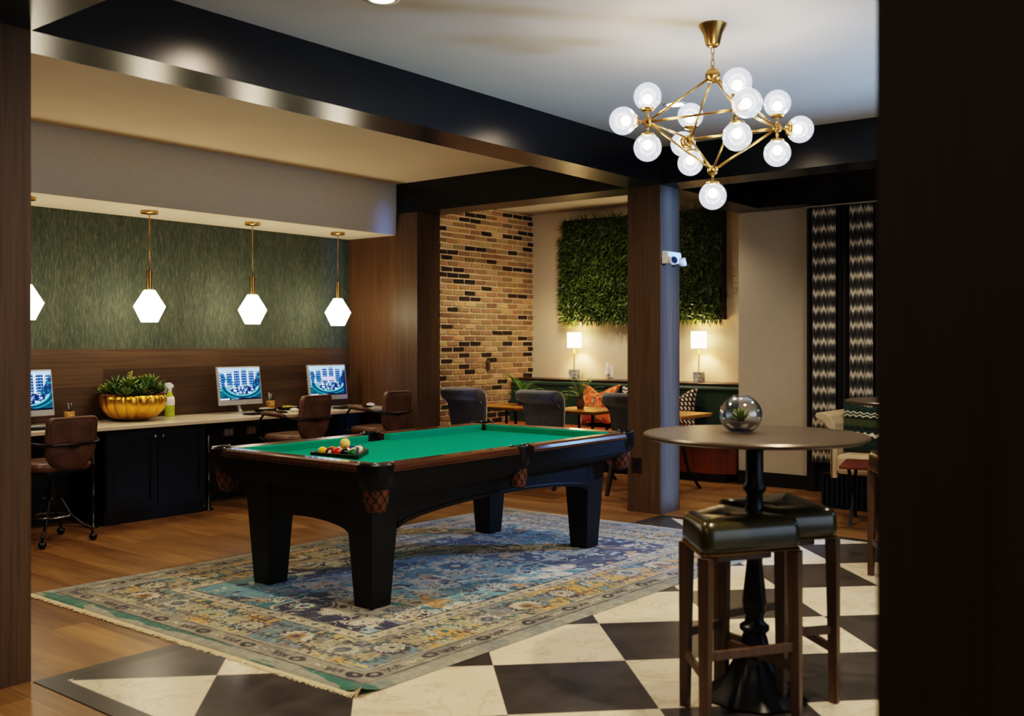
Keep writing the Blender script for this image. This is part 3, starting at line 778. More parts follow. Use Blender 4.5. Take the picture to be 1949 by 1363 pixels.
def spray_bottle():
    g = thing('spray_bottle', 'clear spray bottle half full of yellow-green cleaner beside the planter', 'bottle', (5.16, 8.10, .795))
    part('body', MB().lathe([(.0,0),(.042,.0),(.045,.01),(.045,.15),(.038,.18),(.02,.215),(.016,.225),(.0,.225)], 24), plain('yellow_cleaner', (168,184,40), .2), g, smooth=True)
    part('label_band', MB().lathe([(.0458,.105),(.0458,.15),(.039,.182),(.0385,.182)], 24, cap=False), M['white'], g, smooth=True)
    part('trigger_head', MB().lathe([(.018,.222),(.02,.25),(.018,.262)], 16).prism([(-.05,.262),(.03,.262),(.035,.285),(.0,.31),(-.05,.30),(-.062,.28)], -.014, .014, 1).tube([(-.03,0,.262),(-.045,0,.235),(-.04,0,.215)], .006), M['white'], g, bevel=.002)
spray_bottle()
def pen_cup(pos, lb):
    g = thing('pen_cup', lb, 'cup', pos)
    part('cup', MB().lathe([(.0,0),(.04,0),(.042,.1),(.037,.1),(.035,.01),(.0,.01)], 20, cap=False), plain('woven_cup', (170,130,66), .7, var=.5, scale=60), g, smooth=True)
    r = random.Random(int(pos[0]*10))
    for k in range(7):
        a = r.uniform(0, 2*PI); q = r.uniform(.2,.9)
        part('pen', MB().tube([(.015*math.cos(a),.015*math.sin(a),.012),(.05*q*math.cos(a),.05*q*math.sin(a),.16+r.uniform(-.02,.02))], .0045, 6), [M['black'], M['silver'], M['dmetal']][k % 3], g, smooth=True)
def note_tray(pos, lb, rz=0, cols=(235,210,90)):
    g = thing('note_tray', lb, 'tray', pos, rz)
    part('tray', MB().box(-.09,.09,-.055,.055,0,.006).box(-.09,.09,-.055,-.048,.006,.03).box(-.09,.09,.048,.055,.006,.03).box(-.09,-.083,-.055,.055,.006,.03).box(.083,.09,-.055,.055,.006,.03), M['black'], g, bevel=.001)
    part('note_pad', MB().box(-.05,.03,-.038,.038,.0065,.04), plain('yellow_notes', cols, .8), g, bevel=.001)
    part('paper_slips', MB().box(.035,.078,-.035,.03,.0065,.034), M['white'], g)
def keyboard(pos, rz, lb):
    g = thing('keyboard', lb, 'keyboard', pos, rz, 'keyboards on the counter')
    part('case', MB().box(-.21,.21,-.07,.07,0,.012), M['black'], g, bevel=.003)
    k = MB()
    for i in range(14):
        for j in range(5): k.box(-.2+i*.0286,-.2+i*.0286+.025,-.06+j*.024,-.06+j*.024+.021,.012,.017)
    part('keys', k, M['dmetal'], g)
def mouse(pos, lb):
    o = part('computer_mouse', MB().sphere((0,0,.012), .045, 18, 10, .42), M['white'], None, smooth=True); o.scale = (.72,1.2,1); o.location = (pos[0],pos[1],pos[2]+.006)
    tag(o, lb, 'mouse')

# ------------------------------------------------------------------ brown desk chairs
def rounded_rect(w, h, r, n=6, rb=None):
    pts = []; rb = rb or r
    for (cx, cy, a0, rr) in ((w/2-r, h/2-r, 0, r), (-w/2+r, h/2-r, PI/2, r), (-w/2+rb, -h/2+rb, PI, rb), (w/2-rb, -h/2+rb, 1.5*PI, rb)):
        for k in range(n+1):
            a = a0+PI/2*k/n; pts.append((cx+rr*math.cos(a), cy+rr*math.sin(a)))
    return pts
def desk_chair():
    g = thing('swivel_chair', '', 'chair')
    for k in range(4):
        a = PI/4+k*PI/2; c, s = math.cos(a), math.sin(a)
        lg = part('leg', MB().tube([(c*.03,s*.03,.36),(c*.07,s*.07,.31),(c*.13,s*.13,.20),(c*.22,s*.22,.12),(c*.27,s*.27,.10),(c*.285,s*.285,.055)], [.012,.012,.011,.011,.011,.009], 10), M['dmetal'], g, smooth=True)
        part('caster', MB().sphere((c*.285,s*.285,.029), .029, 16, 10), M['dmetal'], lg, smooth=True)
    part('footring', MB().tube([(.135*math.cos(2*PI*k/36),.135*math.sin(2*PI*k/36),.20) for k in range(36)], .008, 8, closed=True), M['chrome'], g, smooth=True)
    part('column', MB().lathe([(.03,.28),(.035,.30),(.035,.42),(.02,.43),(.02,.52),(.09,.53),(.09,.545)], 20), M['black'], g, auto=.6)
    part('seat', MB().prism(rounded_rect(.46,.44,.12,6), .555, .625), M['leather'], g, bevel=.028)
    part('seat_pan', MB().prism(rounded_rect(.42,.40,.11,6), .538, .557), M['black'], g)
    # back: shield with rounded bottom, gently curved
    prof = rounded_rect(.39,.40,.045,6,.17); n = len(prof)
    def bend(x, z, dy): return (x, -.225-.13*(z-.6)+.35*x*x+dy, z)
    def shell(sc, d0, d1, ztop):
        mb = MB(); vs = []
        for d in (d0, d1):
            for x, z in prof: vs.append(bend(x*sc, ztop-.2+z*sc, d))
        cen0 = bend(0, ztop-.2, d0); cen1 = bend(0, ztop-.2, d1)
        rings = []
        for d in (d0, d1):
            for q in (.66, .33):
                for x, z in prof: vs.append(bend(x*sc*q, ztop-.2+z*sc*q, d))
        vs += [cen0, cen1]
        fs = [(i, (i+1)%n, n+(i+1)%n, n+i) for i in range(n)]
        for di in (0, 1):
            o = di*n; a = 2*n+di*2*n; b = a+n; c_ = 6*n+di
            for i in range(n):
                j = (i+1) % n
                fs += [(o+i, o+j, a+j, a+i), (a+i, a+j, b+j, b+i), (b+i, b+j, c_)]
        return mb.add(vs, fs)
    bk = part('backrest', shell(1, -.022, .028, .965), M['leather'], g, bevel=.01, smooth=True)
    st = MB(); N = 90
    L_ = []
    P = [Vector((x*.93, z*.93)) for x, z in prof]; tot = 0; seg = []
    for i in range(n): 
        d = (P[(i+1)%n]-P[i]).length; seg.append(d); tot += d
    for k in range(N):
        s = tot*k/N; i = 0
        while s > seg[i]: s -= seg[i]; i += 1
        p = P[i].lerp(P[(i+1)%n], s/seg[i]); st.sphere(bend(p.x, .765+p.y, -.024), .0045, 6, 4)
    part('nailhead_trim', st, M['piping2'], bk, smooth=True)
    # metal arm bow around the back then forward
    pts = [(-.25,.20,.60),(-.265,.19,.72),(-.27,.12,.80),(-.275,-.02,.795),(-.262,-.16,.775),(-.22,-.245,.765),(-.12,-.285,.76),(0,-.295,.76),(.12,-.285,.76),(.22,-.245,.765),(.262,-.16,.775),(.275,-.02,.795),(.27,.12,.80),(.265,.19,.72),(.25,.20,.60)]
    part('arm_frame', MB().tube(pts, .011, 10), M['dmetal'], g, smooth=True)
    part('arm_bracket', MB().tube([(-.25,.20,.60),(-.20,.14,.548),(.20,.14,.548),(.25,.20,.60)], .010, 8), M['dmetal'], g, smooth=True)
    for s in (-1, 1):
        part('arm_pad', MB().tube([(s*.267,.145,.805),(s*.272,.1,.812),(s*.277,-.02,.808),(s*.266,-.13,.79)], [.016,.021,.021,.016], 10), M['leather'], g, smooth=True)
    part('back_bracket', MB().box(-.03,.03,-.30,-.245,.735,.77), M['black'], g, bevel=.006)
    return g
M['piping2'] = plain('studs', (80,58,42), .35, .6)
ch = desk_chair(); GD = 'brown leather swivel chairs at the counter'
ch.location = (3.64, 7.24, 0); ch.rotation_euler = (0,0,.10); ch.scale = (1,1,.965); ch['group'] = GD; ch['label'] = 'brown leather studded swivel chair left of the navy cabinet doors'
dup(ch, (5.86, 7.20, 0), .16, 'brown leather swivel chair pulled up between the two right monitors').scale = (1,1,1.035)
dup(ch, (6.90, 7.20, 0), .10, 'brown leather swivel chair nearest the walnut end panel').scale = (1,1,1.035)

ZT = .7955
monitor((5.84, 7.96, ZT), .03, .50, .365, 1, 'slim silver monitor right of the gold planter showing a blue courtyard picture')
monitor((6.93, 7.96, ZT), -.02, .50, .365, 2, 'slim silver monitor beside the walnut end panel with a pale box on screen')
monitor((3.79, 7.96, ZT), .12, .50, .375, 0, 'slim silver monitor partly hidden behind the near post')
pen_cup((4.20, 8.06, ZT), 'woven pen cup behind the leather chair left of the planter')
pen_cup((6.25, 8.05, ZT), 'woven pen cup standing between the two right monitors')
note_tray((6.10, 7.93, ZT), 'black tray of notes in front of the pen cup, right of the middle monitor', .1, (225,215,190))
note_tray((6.42, 7.98, ZT), 'black tray with yellow sticky notes by the back of a brown chair', -.1)
note_tray((4.05, 7.84, ZT), 'black tray of notes beside the leftmost monitor', .2)
keyboard((5.92, 7.70, ZT), .02, 'thin black keyboard below the middle monitor')
keyboard((7.02, 7.70, ZT), -.02, 'thin black keyboard below the monitor at the end panel')
keyboard((3.72, 7.66, ZT), .0, 'thin black keyboard behind the near post')
mouse((6.28, 7.72, ZT), 'white computer mouse to the right of the middle keyboard')
mouse((7.33, 7.76, ZT), 'white computer mouse near the walnut end panel')

# ------------------------------------------------------------------ bar tables and stools
def bar_table(lat, dep, label):
    x, y = W(lat, dep)
    g = thing('bar_table', label, 'table', (x, y, 0))
    part('tabletop', MB().lathe([(.0,1.068),(.44,1.068),(.453,1.074),(.456,1.083),(.45,1.09),(.0,1.09)], 72), M['tabletop'], g, auto=.8)
    prof = [(.20,.0),(.205,.015),(.19,.03),(.15,.06),(.10,.12),(.065,.19),(.052,.25),(.045,.27),(.06,.285),(.06,.30),(.04,.315),(.036,.34),(.046,.36),(.05,.40),(.042,.47),(.032,.56),(.035,.60),(.05,.615),(.05,.63),(.034,.65),(.032,.69),(.048,.72),(.05,.76),(.035,.80),(.032,.84),(.046,.86),(.046,.875),(.036,.89),(.036,1.02),(.10,1.05),(.14,1.068)]
    part('pedestal', MB().lathe(prof, 36, wob=lambda a, z: 1+(.045*math.cos(a*10) if z < .24 else 0)), M['iron'], g, auto=.9)
    return g
bar_table(1.0, 4.12, 'round bronze bar table carrying the glass bowl, two olive stools tucked under')
bar_table(2.65, 6.5, 'round dark bar table mostly hidden behind the right post')
def stool(quad, label, group):   # quad: (lat, depth) corners, wide side first, going round
    P = [Vector(W(*q)) for q in quad]; c = sum(P, Vector((0,0)))/4
    g = thing('bar_stool', label, 'stool', (c.x, c.y, 0), 0, group); Q = [p-c for p in P]
    pts = []
    for i in range(4):
        a, b, d = Q[i-1], Q[i], Q[(i+1)%4]; r = .055
        p0 = b+(a-b).normalized()*r; p1 = b+(d-b).normalized()*r
        for k in range(6):
            t = k/5; pts.append(tuple((1-t)**2*p0+2*t*(1-t)*b+t*t*p1))
    # crowned cushion
    n = len(pts); vs = []; rings = [(1.0,.668),(1.012,.70),(1.0,.75),(.95,.772),(.78,.779),(.45,.776),(.15,.772)]
    for s, z in rings: vs += [(x*s, y*s, z+(.012*(math.hypot(x,y)/.2)**2 if s < 1 else .008)) for x, y in pts]
    fs = [tuple(range(n-1,-1,-1))]
    for i in range(len(rings)-1): fs += [(i*n+k, i*n+(k+1)%n, (i+1)*n+(k+1)%n, (i+1)*n+k) for k in range(n)]
    fs.append(tuple((len(rings)-1)*n+k for k in range(n)))
    part('seat', MB().add(vs, fs), M['olive'], g, smooth=True)
    st = MB(); N = 150
    V2 = [Vector(p) for p in pts]; seg = [(V2[(i+1)%n]-V2[i]).length for i in range(n)]; tot = sum(seg)
    for k in range(N):
        s = tot*k/N; i = 0
        while s > seg[i]: s -= seg[i]; i += 1
        p = V2[i].lerp(V2[(i+1)%n], s/seg[i])*1.006; st.sphere((p.x, p.y, .676), .0042, 6, 4)
    part('nailhead_trim', st, M['piping'], g, smooth=True)
    part('seat_frame', MB().prism([(x*.62, y*.62) for x, y in pts], .635, .667), M['stoolwood'], g)
    LT = [q*.87 for q in Q]; LBt = [q*.90 for q in Q]
    for a, b in zip(LBt, LT):
        part('leg', MB().frustum((a.x,a.y),(.017,.017),0,(b.x,b.y),(.024,.024),.668), M['stoolwood'], g, bevel=.003)
    for i, z in enumerate((.30,.22,.30,.22)):
        a, b = LBt[i].lerp(LT[i], z/.64), LBt[(i+1)%4].lerp(LT[(i+1)%4], z/.64); d = (b-a).normalized(); nn = Vector((-d.y, d.x))*.009
        part('stretcher', MB().add([(*(a+nn),z-.017),(*(a-nn),z-.017),(*(b-nn),z-.017),(*(b+nn),z-.017),(*(a+nn),z+.017),(*(a-nn),z+.017),(*(b-nn),z+.017),(*(b+nn),z+.017)], [(3,2,1,0),(4,5,6,7),(0,1,5,4),(1,2,6,5),(2,3,7,6),(3,0,4,7)]), M['stoolwood'], g, bevel=.002)
GS = 'olive leather bar stools'
stool([(.70,3.67),(1.12,3.82),(.885,4.19),(.68,4.03)], 'olive green leather bar stool nearest the camera, in front of the pedestal', GS)
stool([(1.075,3.98),(1.33,4.04),(1.24,4.49),(.86,4.29)], 'dark olive leather bar stool behind the pedestal of the near bar table', GS)
stool([(2.20,5.95),(2.62,5.9),(2.58,6.25),(2.24,6.3)], 'olive leather stool edge peeking out beside the right post', GS)
def terrarium():
    x, y = W(.955, 4.17)
    g = thing('glass_terrarium', 'round glass bowl with a small succulent on the near bar table', 'terrarium', (x, y, 1.0905))
    prof = []
    for k in range(17):
        a = -PI/2+.55+(PI*.80-.30)*k/16; prof.append((.088*math.cos(a), .074+.082*math.sin(a)))
    inner = [(r-.003, z) for r, z in reversed(prof)]
    part('bowl', MB().lathe([(.0,prof[0][1])]+prof+[(prof[-1][0]+.004, prof[-1][1]+.004)], 40, cap=False), M['glass'], g, smooth=True)
    part('pebbles', MB().lathe([(.0,.01),(.05,.01),(.074,.035),(.072,.045),(.0,.05)], 24, cap=False), M['soil'], g, smooth=True)
    mb = MB()
    for k in range(26):
        t = k/26; a = k*2.4; el = .25+1.1*t
        mb.leaf((0,0,.045), (math.cos(a)*math.cos(el), math.sin(a)*math.cos(el), math.sin(el)), .062, .018, -.1)
    part('succulent', mb, M['leafg'], g, smooth=True)
terrarium()

# ------------------------------------------------------------------ chandelier
def chandelier():
    lat0, d0 = 1.052, 5.235
    c = Vector(W(lat0, d0)); g = thing('globe_chandelier', 'brass rod chandelier with thirteen clear glass globes', 'chandelier', (c.x, c.y, 0))
    zT, zM, zBt = 2.866, 2.605, 2.366
    A = [Vector(W(.700,5.16))-c, Vector(W(1.10,4.88))-c, Vector(W(1.41,5.31))-c, Vector(W(1.0,5.60))-c]
    nodes = [Vector((p.x, p.y, zM)) for p in A]; T = Vector((0,0,zT)); Bn = Vector((0,0,zBt))
    part('canopy', MB().lathe([(.0,ZC),(.074,ZC),(.072,ZC-.012),(.05,ZC-.05),(.036,ZC-.105),(.026,ZC-.116),(.0,ZC-.12)], 32), M['brass'], g, auto=.8)
    chn = MB()
    for k in range(4):
        z = ZC-.128-k*.032; ax = k % 2
        chn.tube([((.009*math.cos(t) if ax else 0), (0 if ax else .009*math.cos(t)), z-.010+.022*math.sin(t)) for t in [2*PI*i/14 for i in range(14)]], .0025, 6, closed=True)
    part('chain', chn, M['brass'], g, smooth=True)
    for nd, r in [(T,.040),(Bn,.028)]+[(n_,.026) for n_ in nodes]:
        part('hub', MB().sphere(nd, r, 20, 12), M['brass'], g, smooth=True)
    def rod(a, b): part('rod', MB().tube([a, b], .0065, 8), M['brass'], g, smooth=True)
    for i in range(4):
        rod(T, nodes[i]); rod(Bn, nodes[i]); rod(nodes[i], nodes[(i+1)%4])
    def globe(nd, d):
        d = Vector(d).normalized(); ctr = nd+d*.132; R = .0715
        part('stem', MB().tube([nd, nd+d*.062], .007, 8), M['brass'], g, smooth=True)
        q = d.to_track_quat('Z', 'Y').to_matrix()
        cup = MB().lathe([(.012,.055),(.03,.058),(.038,.068),(.036,.073),(.0,.073)], 20, cap=False); cup.v = [tuple(nd+q@Vector(v)) for v in cup.v]
        part('globe_cup', cup, M['brass'], g, smooth=True)
        gl = part('glass_globe', MB().sphere(ctr, R, 32, 20), M['globe'], g, smooth=True)
        part('bulb', MB().sphere(ctr-d*.014, .025, 14, 10), M['bulbglow'], gl, smooth=True)
        lt = bpy.data.lights.new('bulb_light', 'POINT'); lt.energy = LP['chand']; lt.color = (1,.86,.70); lt.shadow_soft_size = .05
        lo = bpy.data.objects.new('bulb_light', lt); COL.objects.link(lo); lo.location = (c.x+ctr.x, c.y+ctr.y, ctr.z)
    for nd in nodes:
        out = Vector((nd.x, nd.y, 0))
        globe(nd, (0,0,1)); globe(nd, (0,0,-1)); globe(nd, out)
    globe(Bn, (0,0,-1))
LP = dict(chand=3.4)
chandelier()

# ------------------------------------------------------------------ alcove: bench, ledge, lamps, green wall
def banquette():
    g = thing('banquette_bench', 'long built-in bench with green velvet back and cognac leather seat', 'bench', (0,0,0))
    y0, y1 = 4.66, 7.91
    part('toe_kick', MB().box(9.56, 10.0, y0+.1, y1, 0, .09), M['dark'], g)
    part('base', MB().prism([(9.47,4.88),(9.60,4.67),(10.0,4.67),(10.0,y1),(9.47,y1)], .09, .38), M['orangewood'], g, bevel=.004)
    for k in range(4):
        a = y0+.02+(y1-y0-.02)*k/4; b = y0+.02+(y1-y0-.02)*(k+1)/4
        part('seat_cushion', MB().box(9.45, 9.90, a+.004, b-.004, .38, .48), M['cognac'], g, bevel=.025)
    prof = [(9.86,.46),(9.90,.90),(9.90,.93),(9.885,.955),(9.90,.985),(9.94,.995),(10.0,.995),(10.0,.46)]
    bk = MB().prism([(x, z) for x, z in prof], y0+.01, y1, 1)
    part('backrest', bk, M['greenvelvet'], g, bevel=.012)
    part('top_rail', MB().box(9.92, 10.02, y0, 7.925, .995, 1.02), M['bench_rail'], g, bevel=.004)
banquette()
struct('trim_11', MB().box(10.02, 10.37, 4.66, 7.93, 0, 1.02), M['bench_rail'])
def living_wall():
    y0, y1, z0, z1, x = 5.16, 7.36, 1.73, 3.0, 10.25
    g = thing('living_wall', 'large square panel of dense green foliage hung above the bench', 'wall panel', (x, 0, 0))
    part('frame', MB().box(0, .12, y0, y1, z0, z1), M['black'], g)
    for nm, mt, cnt, seed in (('foliage', M['fol1'], 7000, 1), ('foliage', M['fol2'], 5200, 2)):
        r = random.Random(seed); mb = MB()
        for i in range(cnt):
            y = r.uniform(y0+.02, y1-.01); z = r.uniform(z0+.01, z1-.02)
            a = r.uniform(0, 2*PI); out = r.uniform(.25, .9)
            d = (-out, math.cos(a)*.9, math.sin(a)*.75-.25)
            ln = r.uniform(.05, .105)
            if r.random() < .03: ln *= 1.7
            mb.leaf((-.005-r.random()*.03, y, z), d, ln, r.uniform(.007,.017), r.uniform(.2,.9), r.uniform(-1.2,1.2), 2)
        for i in range(cnt//14):                    # stray blades round the edge
            side = r.random()
            if side < .45: y, z, d = y1-.01, r.uniform(z0, z1-.2), (-.4, 1, r.uniform(-.8,.5))
            elif side < .9: y, z, d = r.uniform(y0, y1), z0+.01, (-.4, r.uniform(-.6,.6), -1)
            else: y, z, d = r.uniform(y0, y1), z1-.01, (-.5, r.uniform(-.6,.6), .6)
            mb.leaf((-.0, y, z), d, r.uniform(.05,.12), .011, .4, r.uniform(-1,1), 2)
        part(nm, mb, mt, g, smooth=True)
M['fol1'] = plain('moss_green', (58,78,28), .5, var=.5, scale=12); M['fol2'] = plain('leaf_green', (90,112,44), .45, var=.45, scale=9)
living_wall()
def table_lamp(y, label):
    g = thing('table_lamp', label, 'lamp', (10.2, y, 1.0205), 0, 'table lamps on the ledge')
    part('base', MB().box(-.05,.05,-.05,.05,0,.115), M['marble'], g, bevel=.003)
    part('stem', MB().tube([(0,0,.115),(0,0,.40)], .006, 8), M['brass'], g, smooth=True)
    part('lamp_shade', MB().lathe([(.088,.385),(.088,.575),(.085,.575),(.085,.385)], 32, cap=False), M['shade'], g, auto=.5)
    part('finial', MB().lathe([(.0,.385),(.03,.388),(.012,.40),(.0,.41)], 12, cap=False).tube([(-.086,0,.47),(.086,0,.47)], .003, 6), M['brass'], g, smooth=True)
    for z, e in ((.48, 18),):
        lt = bpy.data.lights.new('lamp_bulb', 'POINT'); lt.energy = e; lt.color = (1,.74,.44); lt.shadow_soft_size = .03
        lo = bpy.data.objects.new('lamp_bulb', lt); COL.objects.link(lo); lo.location = (10.2, y, 1.02+z)
table_lamp(7.145, 'lit table lamp on marble block base, left of the pillar'); table_lamp(5.42, 'lit table lamp on marble block base, right of the pillar')
def wall_outlet():
    g = thing('wall_outlet', 'white outlet plate with plug-in unit above the bench ledge', 'outlet', (10.37, 6.72, 1.10))
    part('plate', MB().box(-.008, 0, -.045, .045, -.06, .08), M['white'], g, bevel=.002)
    part('air_freshener', MB().box(-.05, -.008, .0, .05, -.02, .07).lathe([(.018,.07),(.018,.10),(.01,.115)], 12, -.03, .025), M['white'], g, bevel=.004)
wall_outlet()
g = thing('light_switch', 'dark switch plate mounted on the brick wall', 'switch', (9.45, 7.918, 1.195)); part('plate', MB().box(-.035,.035,-.008,0,-.06,.06), M['black'], g, bevel=.002); part('toggle', MB().box(-.012,.012,-.014,-.008,-.025,.025), M['dark'], g)
g = thing('pillar_outlet', 'dark brown outlet plate low on the free-standing walnut pillar', 'outlet', (XC, 4.55, .405)); part('plate', MB().box(-.006,0,-.05,.05,-.065,.065), M['bench_rail'], g, bevel=.002); part('socket', MB().box(-.009,-.006,-.02,.02,-.035,.035), M['black'], g)
def emergency_light():
    g = thing('emergency_light', 'white twin-head emergency light mounted on the free-standing pillar', 'emergency light', (XC+.14, YB, 2.19))
    part('housing', MB().prism([(0,-.05),(-.075,-.045),(-.06,.055),(0,.065)], -.115, .115, 0), M['white'], g, bevel=.006)
    for s in (-1, 1):
        h = part('lamp_head', MB().lathe([(.0,-.03),(.028,-.028),(.036,.0),(.036,.035),(.0,.035)], 20), M['white'], g, smooth=True)
        h.location = (s*.085, -.085, -.03); h.rotation_euler = (1.35, 0, s*.5)
        part('lens', MB().lathe([(.0,.037),(.03,.037)], 20, cap=False), M['chrome'], h)
emergency_light()

def dining_table(y, label):
    g = thing('brass_topped_table', label, 'table', (8.82, y, 0), 0, 'brass topped tables by the bench')
    part('tabletop', MB().prism(rounded_rect(.66,.66,.02,3), .742, .76), M['brasstop'], g, bevel=.002)
    part('top_edge', MB().prism(rounded_rect(.64,.64,.02,3), .725, .742), M['brass'], g)
    for s in (-1, 1):
        for q in (-1, 1):
            pts = [(s*.27, q*.27, .725), (s*.22, q*.24, .66), (s*.14, q*.18, .55), (s*.09, q*.12, .40), (s*.12, q*.16, .2), (s*.22, q*.24, 0)]
            part('leg', MB().tube(pts, .016, 8), M['darkmetal'], g, smooth=True)
M['darkmetal'] = plain('dark_table_leg', (34,24,20), .4, .4)
dining_table(7.05, 'brass topped table nearest the brick wall'); dining_table(6.03, 'brass topped table with a fern in the middle of the bench'); dining_table(5.03, 'brass topped table right behind the walnut pillar')
def scroll_chair():
    g = thing('scroll_back_chair', '', 'chair')     # faces +Y
    prof = [(-.20,.46),(-.215,.60),(-.24,.75),(-.262,.85),(-.32,.865),(-.375,.885),(-.402,.93),(-.38,.975),(-.32,.995),(-.25,.985),(-.20,.955),(-.17,.90),(-.15,.80),(-.13,.66),(-.115,.46)]
    n = len(prof); mb = MB(); secs = []
    for x, sc in ((-.245,.8),(-.235,1),(-.12,1),(0,1),(.12,1),(.235,1),(.245,.8)):
        cy = -.23; cz = .75
        vs = []
        for y, z in prof:
            w = .88+.12*min(1, max(0, (z-.6)/.3)) if abs(x) > .2 else 1
            yy = y+.5*(x*x)*(1 if z > .7 else .6); 
            if sc < 1: yy = cy+(yy-cy)*.86; z = cz+(z-cz)*.985
            vs.append((x*w, yy, z))
        secs += vs
    fs = [tuple(range(n)), tuple(range(6*n, 7*n))]
    for i in range(6): fs += [(i*n+k, i*n+(k+1)%n, (i+1)*n+(k+1)%n, (i+1)*n+k) for k in range(n)]
    mb.add(secs, fs); part('backrest', mb, M['grayvelvet'], g, smooth=True, sub=1)
    part('seat', MB().prism(rounded_rect(.50,.50,.05,4), .36, .49), M['grayvelvet'], g, bevel=.03)
    for s in (-1, 1):
        part('leg', MB().frustum((s*.21,.20),(.016,.016),0,(s*.21,.20),(.024,.024),.37), M['darkwood'], g, bevel=.003)
        part('leg', MB().frustum((s*.21,-.30),(.015,.018),0,(s*.20,-.20),(.024,.026),.37), M['darkwood'], g, bevel=.003)
    return g
sc_ = scroll_chair(); GC = 'grey velvet scroll back chairs'
sc_.location = (8.30, 7.10, 0); sc_.rotation_euler = (0,0,-PI/2+.06); sc_['group'] = GC; sc_['label'] = 'grey velvet scroll-back chair closest to the brick wall'
dup(sc_, (8.30, 6.06, 0), -PI/2, 'grey velvet scroll-back chair in the middle of the three')
dup(sc_, (8.33, 5.03, 0), -PI/2-.04, 'grey velvet scroll-back chair partly hidden by the free-standing pillar')
def fern(pos, label, seed, lean):
    g = thing('potted_fern', label, 'plant', pos, 0, 'ferns on the brass tables'); r = random.Random(seed)
    part('vase', MB().lathe([(.0,0),(.032,0),(.045,.03),(.047,.06),(.036,.10),(.026,.12),(.02,.12),(.0,.06)], 20, cap=False), M['terracotta'], g, smooth=True)
    for k in range(15):
        a = r.uniform(0, 2*PI); el = r.uniform(.5, 1.35); L = r.uniform(.24,.38); mb = MB()
        d = Vector((math.cos(a)*math.cos(el)+lean[0], math.sin(a)*math.cos(el)+lean[1], math.sin(el))).normalized(); p = Vector((0,0,.11)); pts = [p.copy()]
        for i in range(12):
            p = p+d*L/12; d = (d+Vector((0,0,-.10))).normalized(); pts.append(p.copy())
            s = d.cross(Vector((0,0,1))).normalized(); wl = .075*math.sin(PI*(.15+.8*i/12))
            for q in (-1, 1): mb.leaf(p, s*q+d*.5, wl, .018, .3, 0, 2)
        mb.tube(pts, .002, 5); part('frond', mb, M['leafd'], g, smooth=True)
fern((8.85, 6.12, .7605), 'green fern in a small stoneware vase on the middle brass table', 4, (.0,.35)); fern((8.95, 7.0, .7605), 'green fern on the brass table by the brick wall', 8, (.1,.1))

def pillow(pos, size, rz, tilt, roll, colfn, label, dent=.0, thick=.07):
    nu = nv = 90; U, V = np.meshgrid(np.linspace(0,1,nu), np.linspace(0,1,nv))
    col = colfn(U, V); g = thing('throw_pillow', label, 'pillow', pos, rz)
    def pos_(s):
        def f(a, b):
            x = (a-.5); z = (b-.5); k = 1-.14*(1-(2*x)**2)*0-.10*np.abs((1-(2*x)**2))*np.abs(2*z)**2
            z2 = z*(1-.16*(1-(2*x)**2)*np.abs(2*z)**3); x2 = x*(1-.14*(1-(2*z)**2)*np.abs(2*x)**3)
            z2 = z2-dent*np.clip(z*2, 0, 1)**2*np.exp(-(x*5)**2)
            t = thick*((1-(2*x)**2).clip(0)*(1-(2*z)**2).clip(0))**.4*s
            X, Y, Z = x2*size, t, z2*size
            X, Z = X*math.cos(roll)-Z*math.sin(roll), X*math.sin(roll)+Z*math.cos(roll)
            Y, Z = Y*math.cos(tilt)+Z*math.sin(tilt), -Y*math.sin(tilt)+Z*math.cos(tilt)
            return X, Y, Z
        return f
    part('front_cover', grid_mesh('front_cover', nu, nv, pos_(-1), col), M['paint'], g)
    part('back_cover', grid_mesh('back_cover', nu, nv, pos_(1), col*0+np.array((30,34,40.))), M['paint'], g)
    return g
def p_orange(U, V):
    C = np.ones(U.shape+(3,))*np.array((206,98,44.)); n1 = vnoise(U*5, V*5, 61, 3); n2 = vnoise(U*8, V*8, 62, 3); n3 = vnoise(U*7+3, V*7, 63, 2)
    C[n1 > .58] = (150,52,34); C[n2 > .64] = (110,96,44); C[n3 > .66] = (120,84,84); C[(np.abs(n1-.5) < .015)] = (232,176,120); C[n2 < .32] = (226,132,66); return C
def p_zig(U, V):
    C = np.ones(U.shape+(3,))*np.array((22,24,32.)); m = ((V*9+.5*np.abs(((U*6) % 1)-.5)*2) % 1) > .55; C[m] = (214,204,184); C[(V < .45) & (((U*14) % 1) > .5) & m] = (22,24,32); return C
def p_hound(U, V):
    C = np.ones(U.shape+(3,))*np.array((20,16,20.)); a = (U*9) % 1; b = (V*9) % 1; m = ((a+b*.6) % 1 < .45) & (b < .75); C[m] = (222,200,178)
    d = np.hypot(U-.45, V-.55) < .16; C[m & d] = (112,124,60); return C
def p_green(U, V):
    C = np.ones(U.shape+(3,))*np.array((12,34,28.)); z = np.abs(((U*8) % 1)-.5)*2
    C[((V*9+z*.8) % 1) < .4] = (24,66,52)
    for lo, hi, c in ((.30,.38,(226,222,200)),(.66,.70,(226,222,200)),(.72,.76,(226,222,200)),(.48,.62,(84,92,40))):
        zz = V-(z*.04)
        if hi-lo > .1: C[(zz > lo) & (zz < hi) & (((U*22+V*30) % 1) < .5)] = c
        else: C[(zz > lo) & (zz < hi-.02)] = c
    C[((V > .62) & (V < .66)) | ((V > .44) & (V < .47))] = (12,14,14); return C
pillow((9.79, 6.50, .74), .50, -PI/2+.1, .22, .0, p_orange, 'orange floral throw pillow propped on the bench behind the fern', dent=.16)
pillow((9.80, 5.985, .765), .46, -PI/2-.1, .2, .1, p_zig, 'black and cream zigzag pillow left of the walnut pillar', dent=.05)
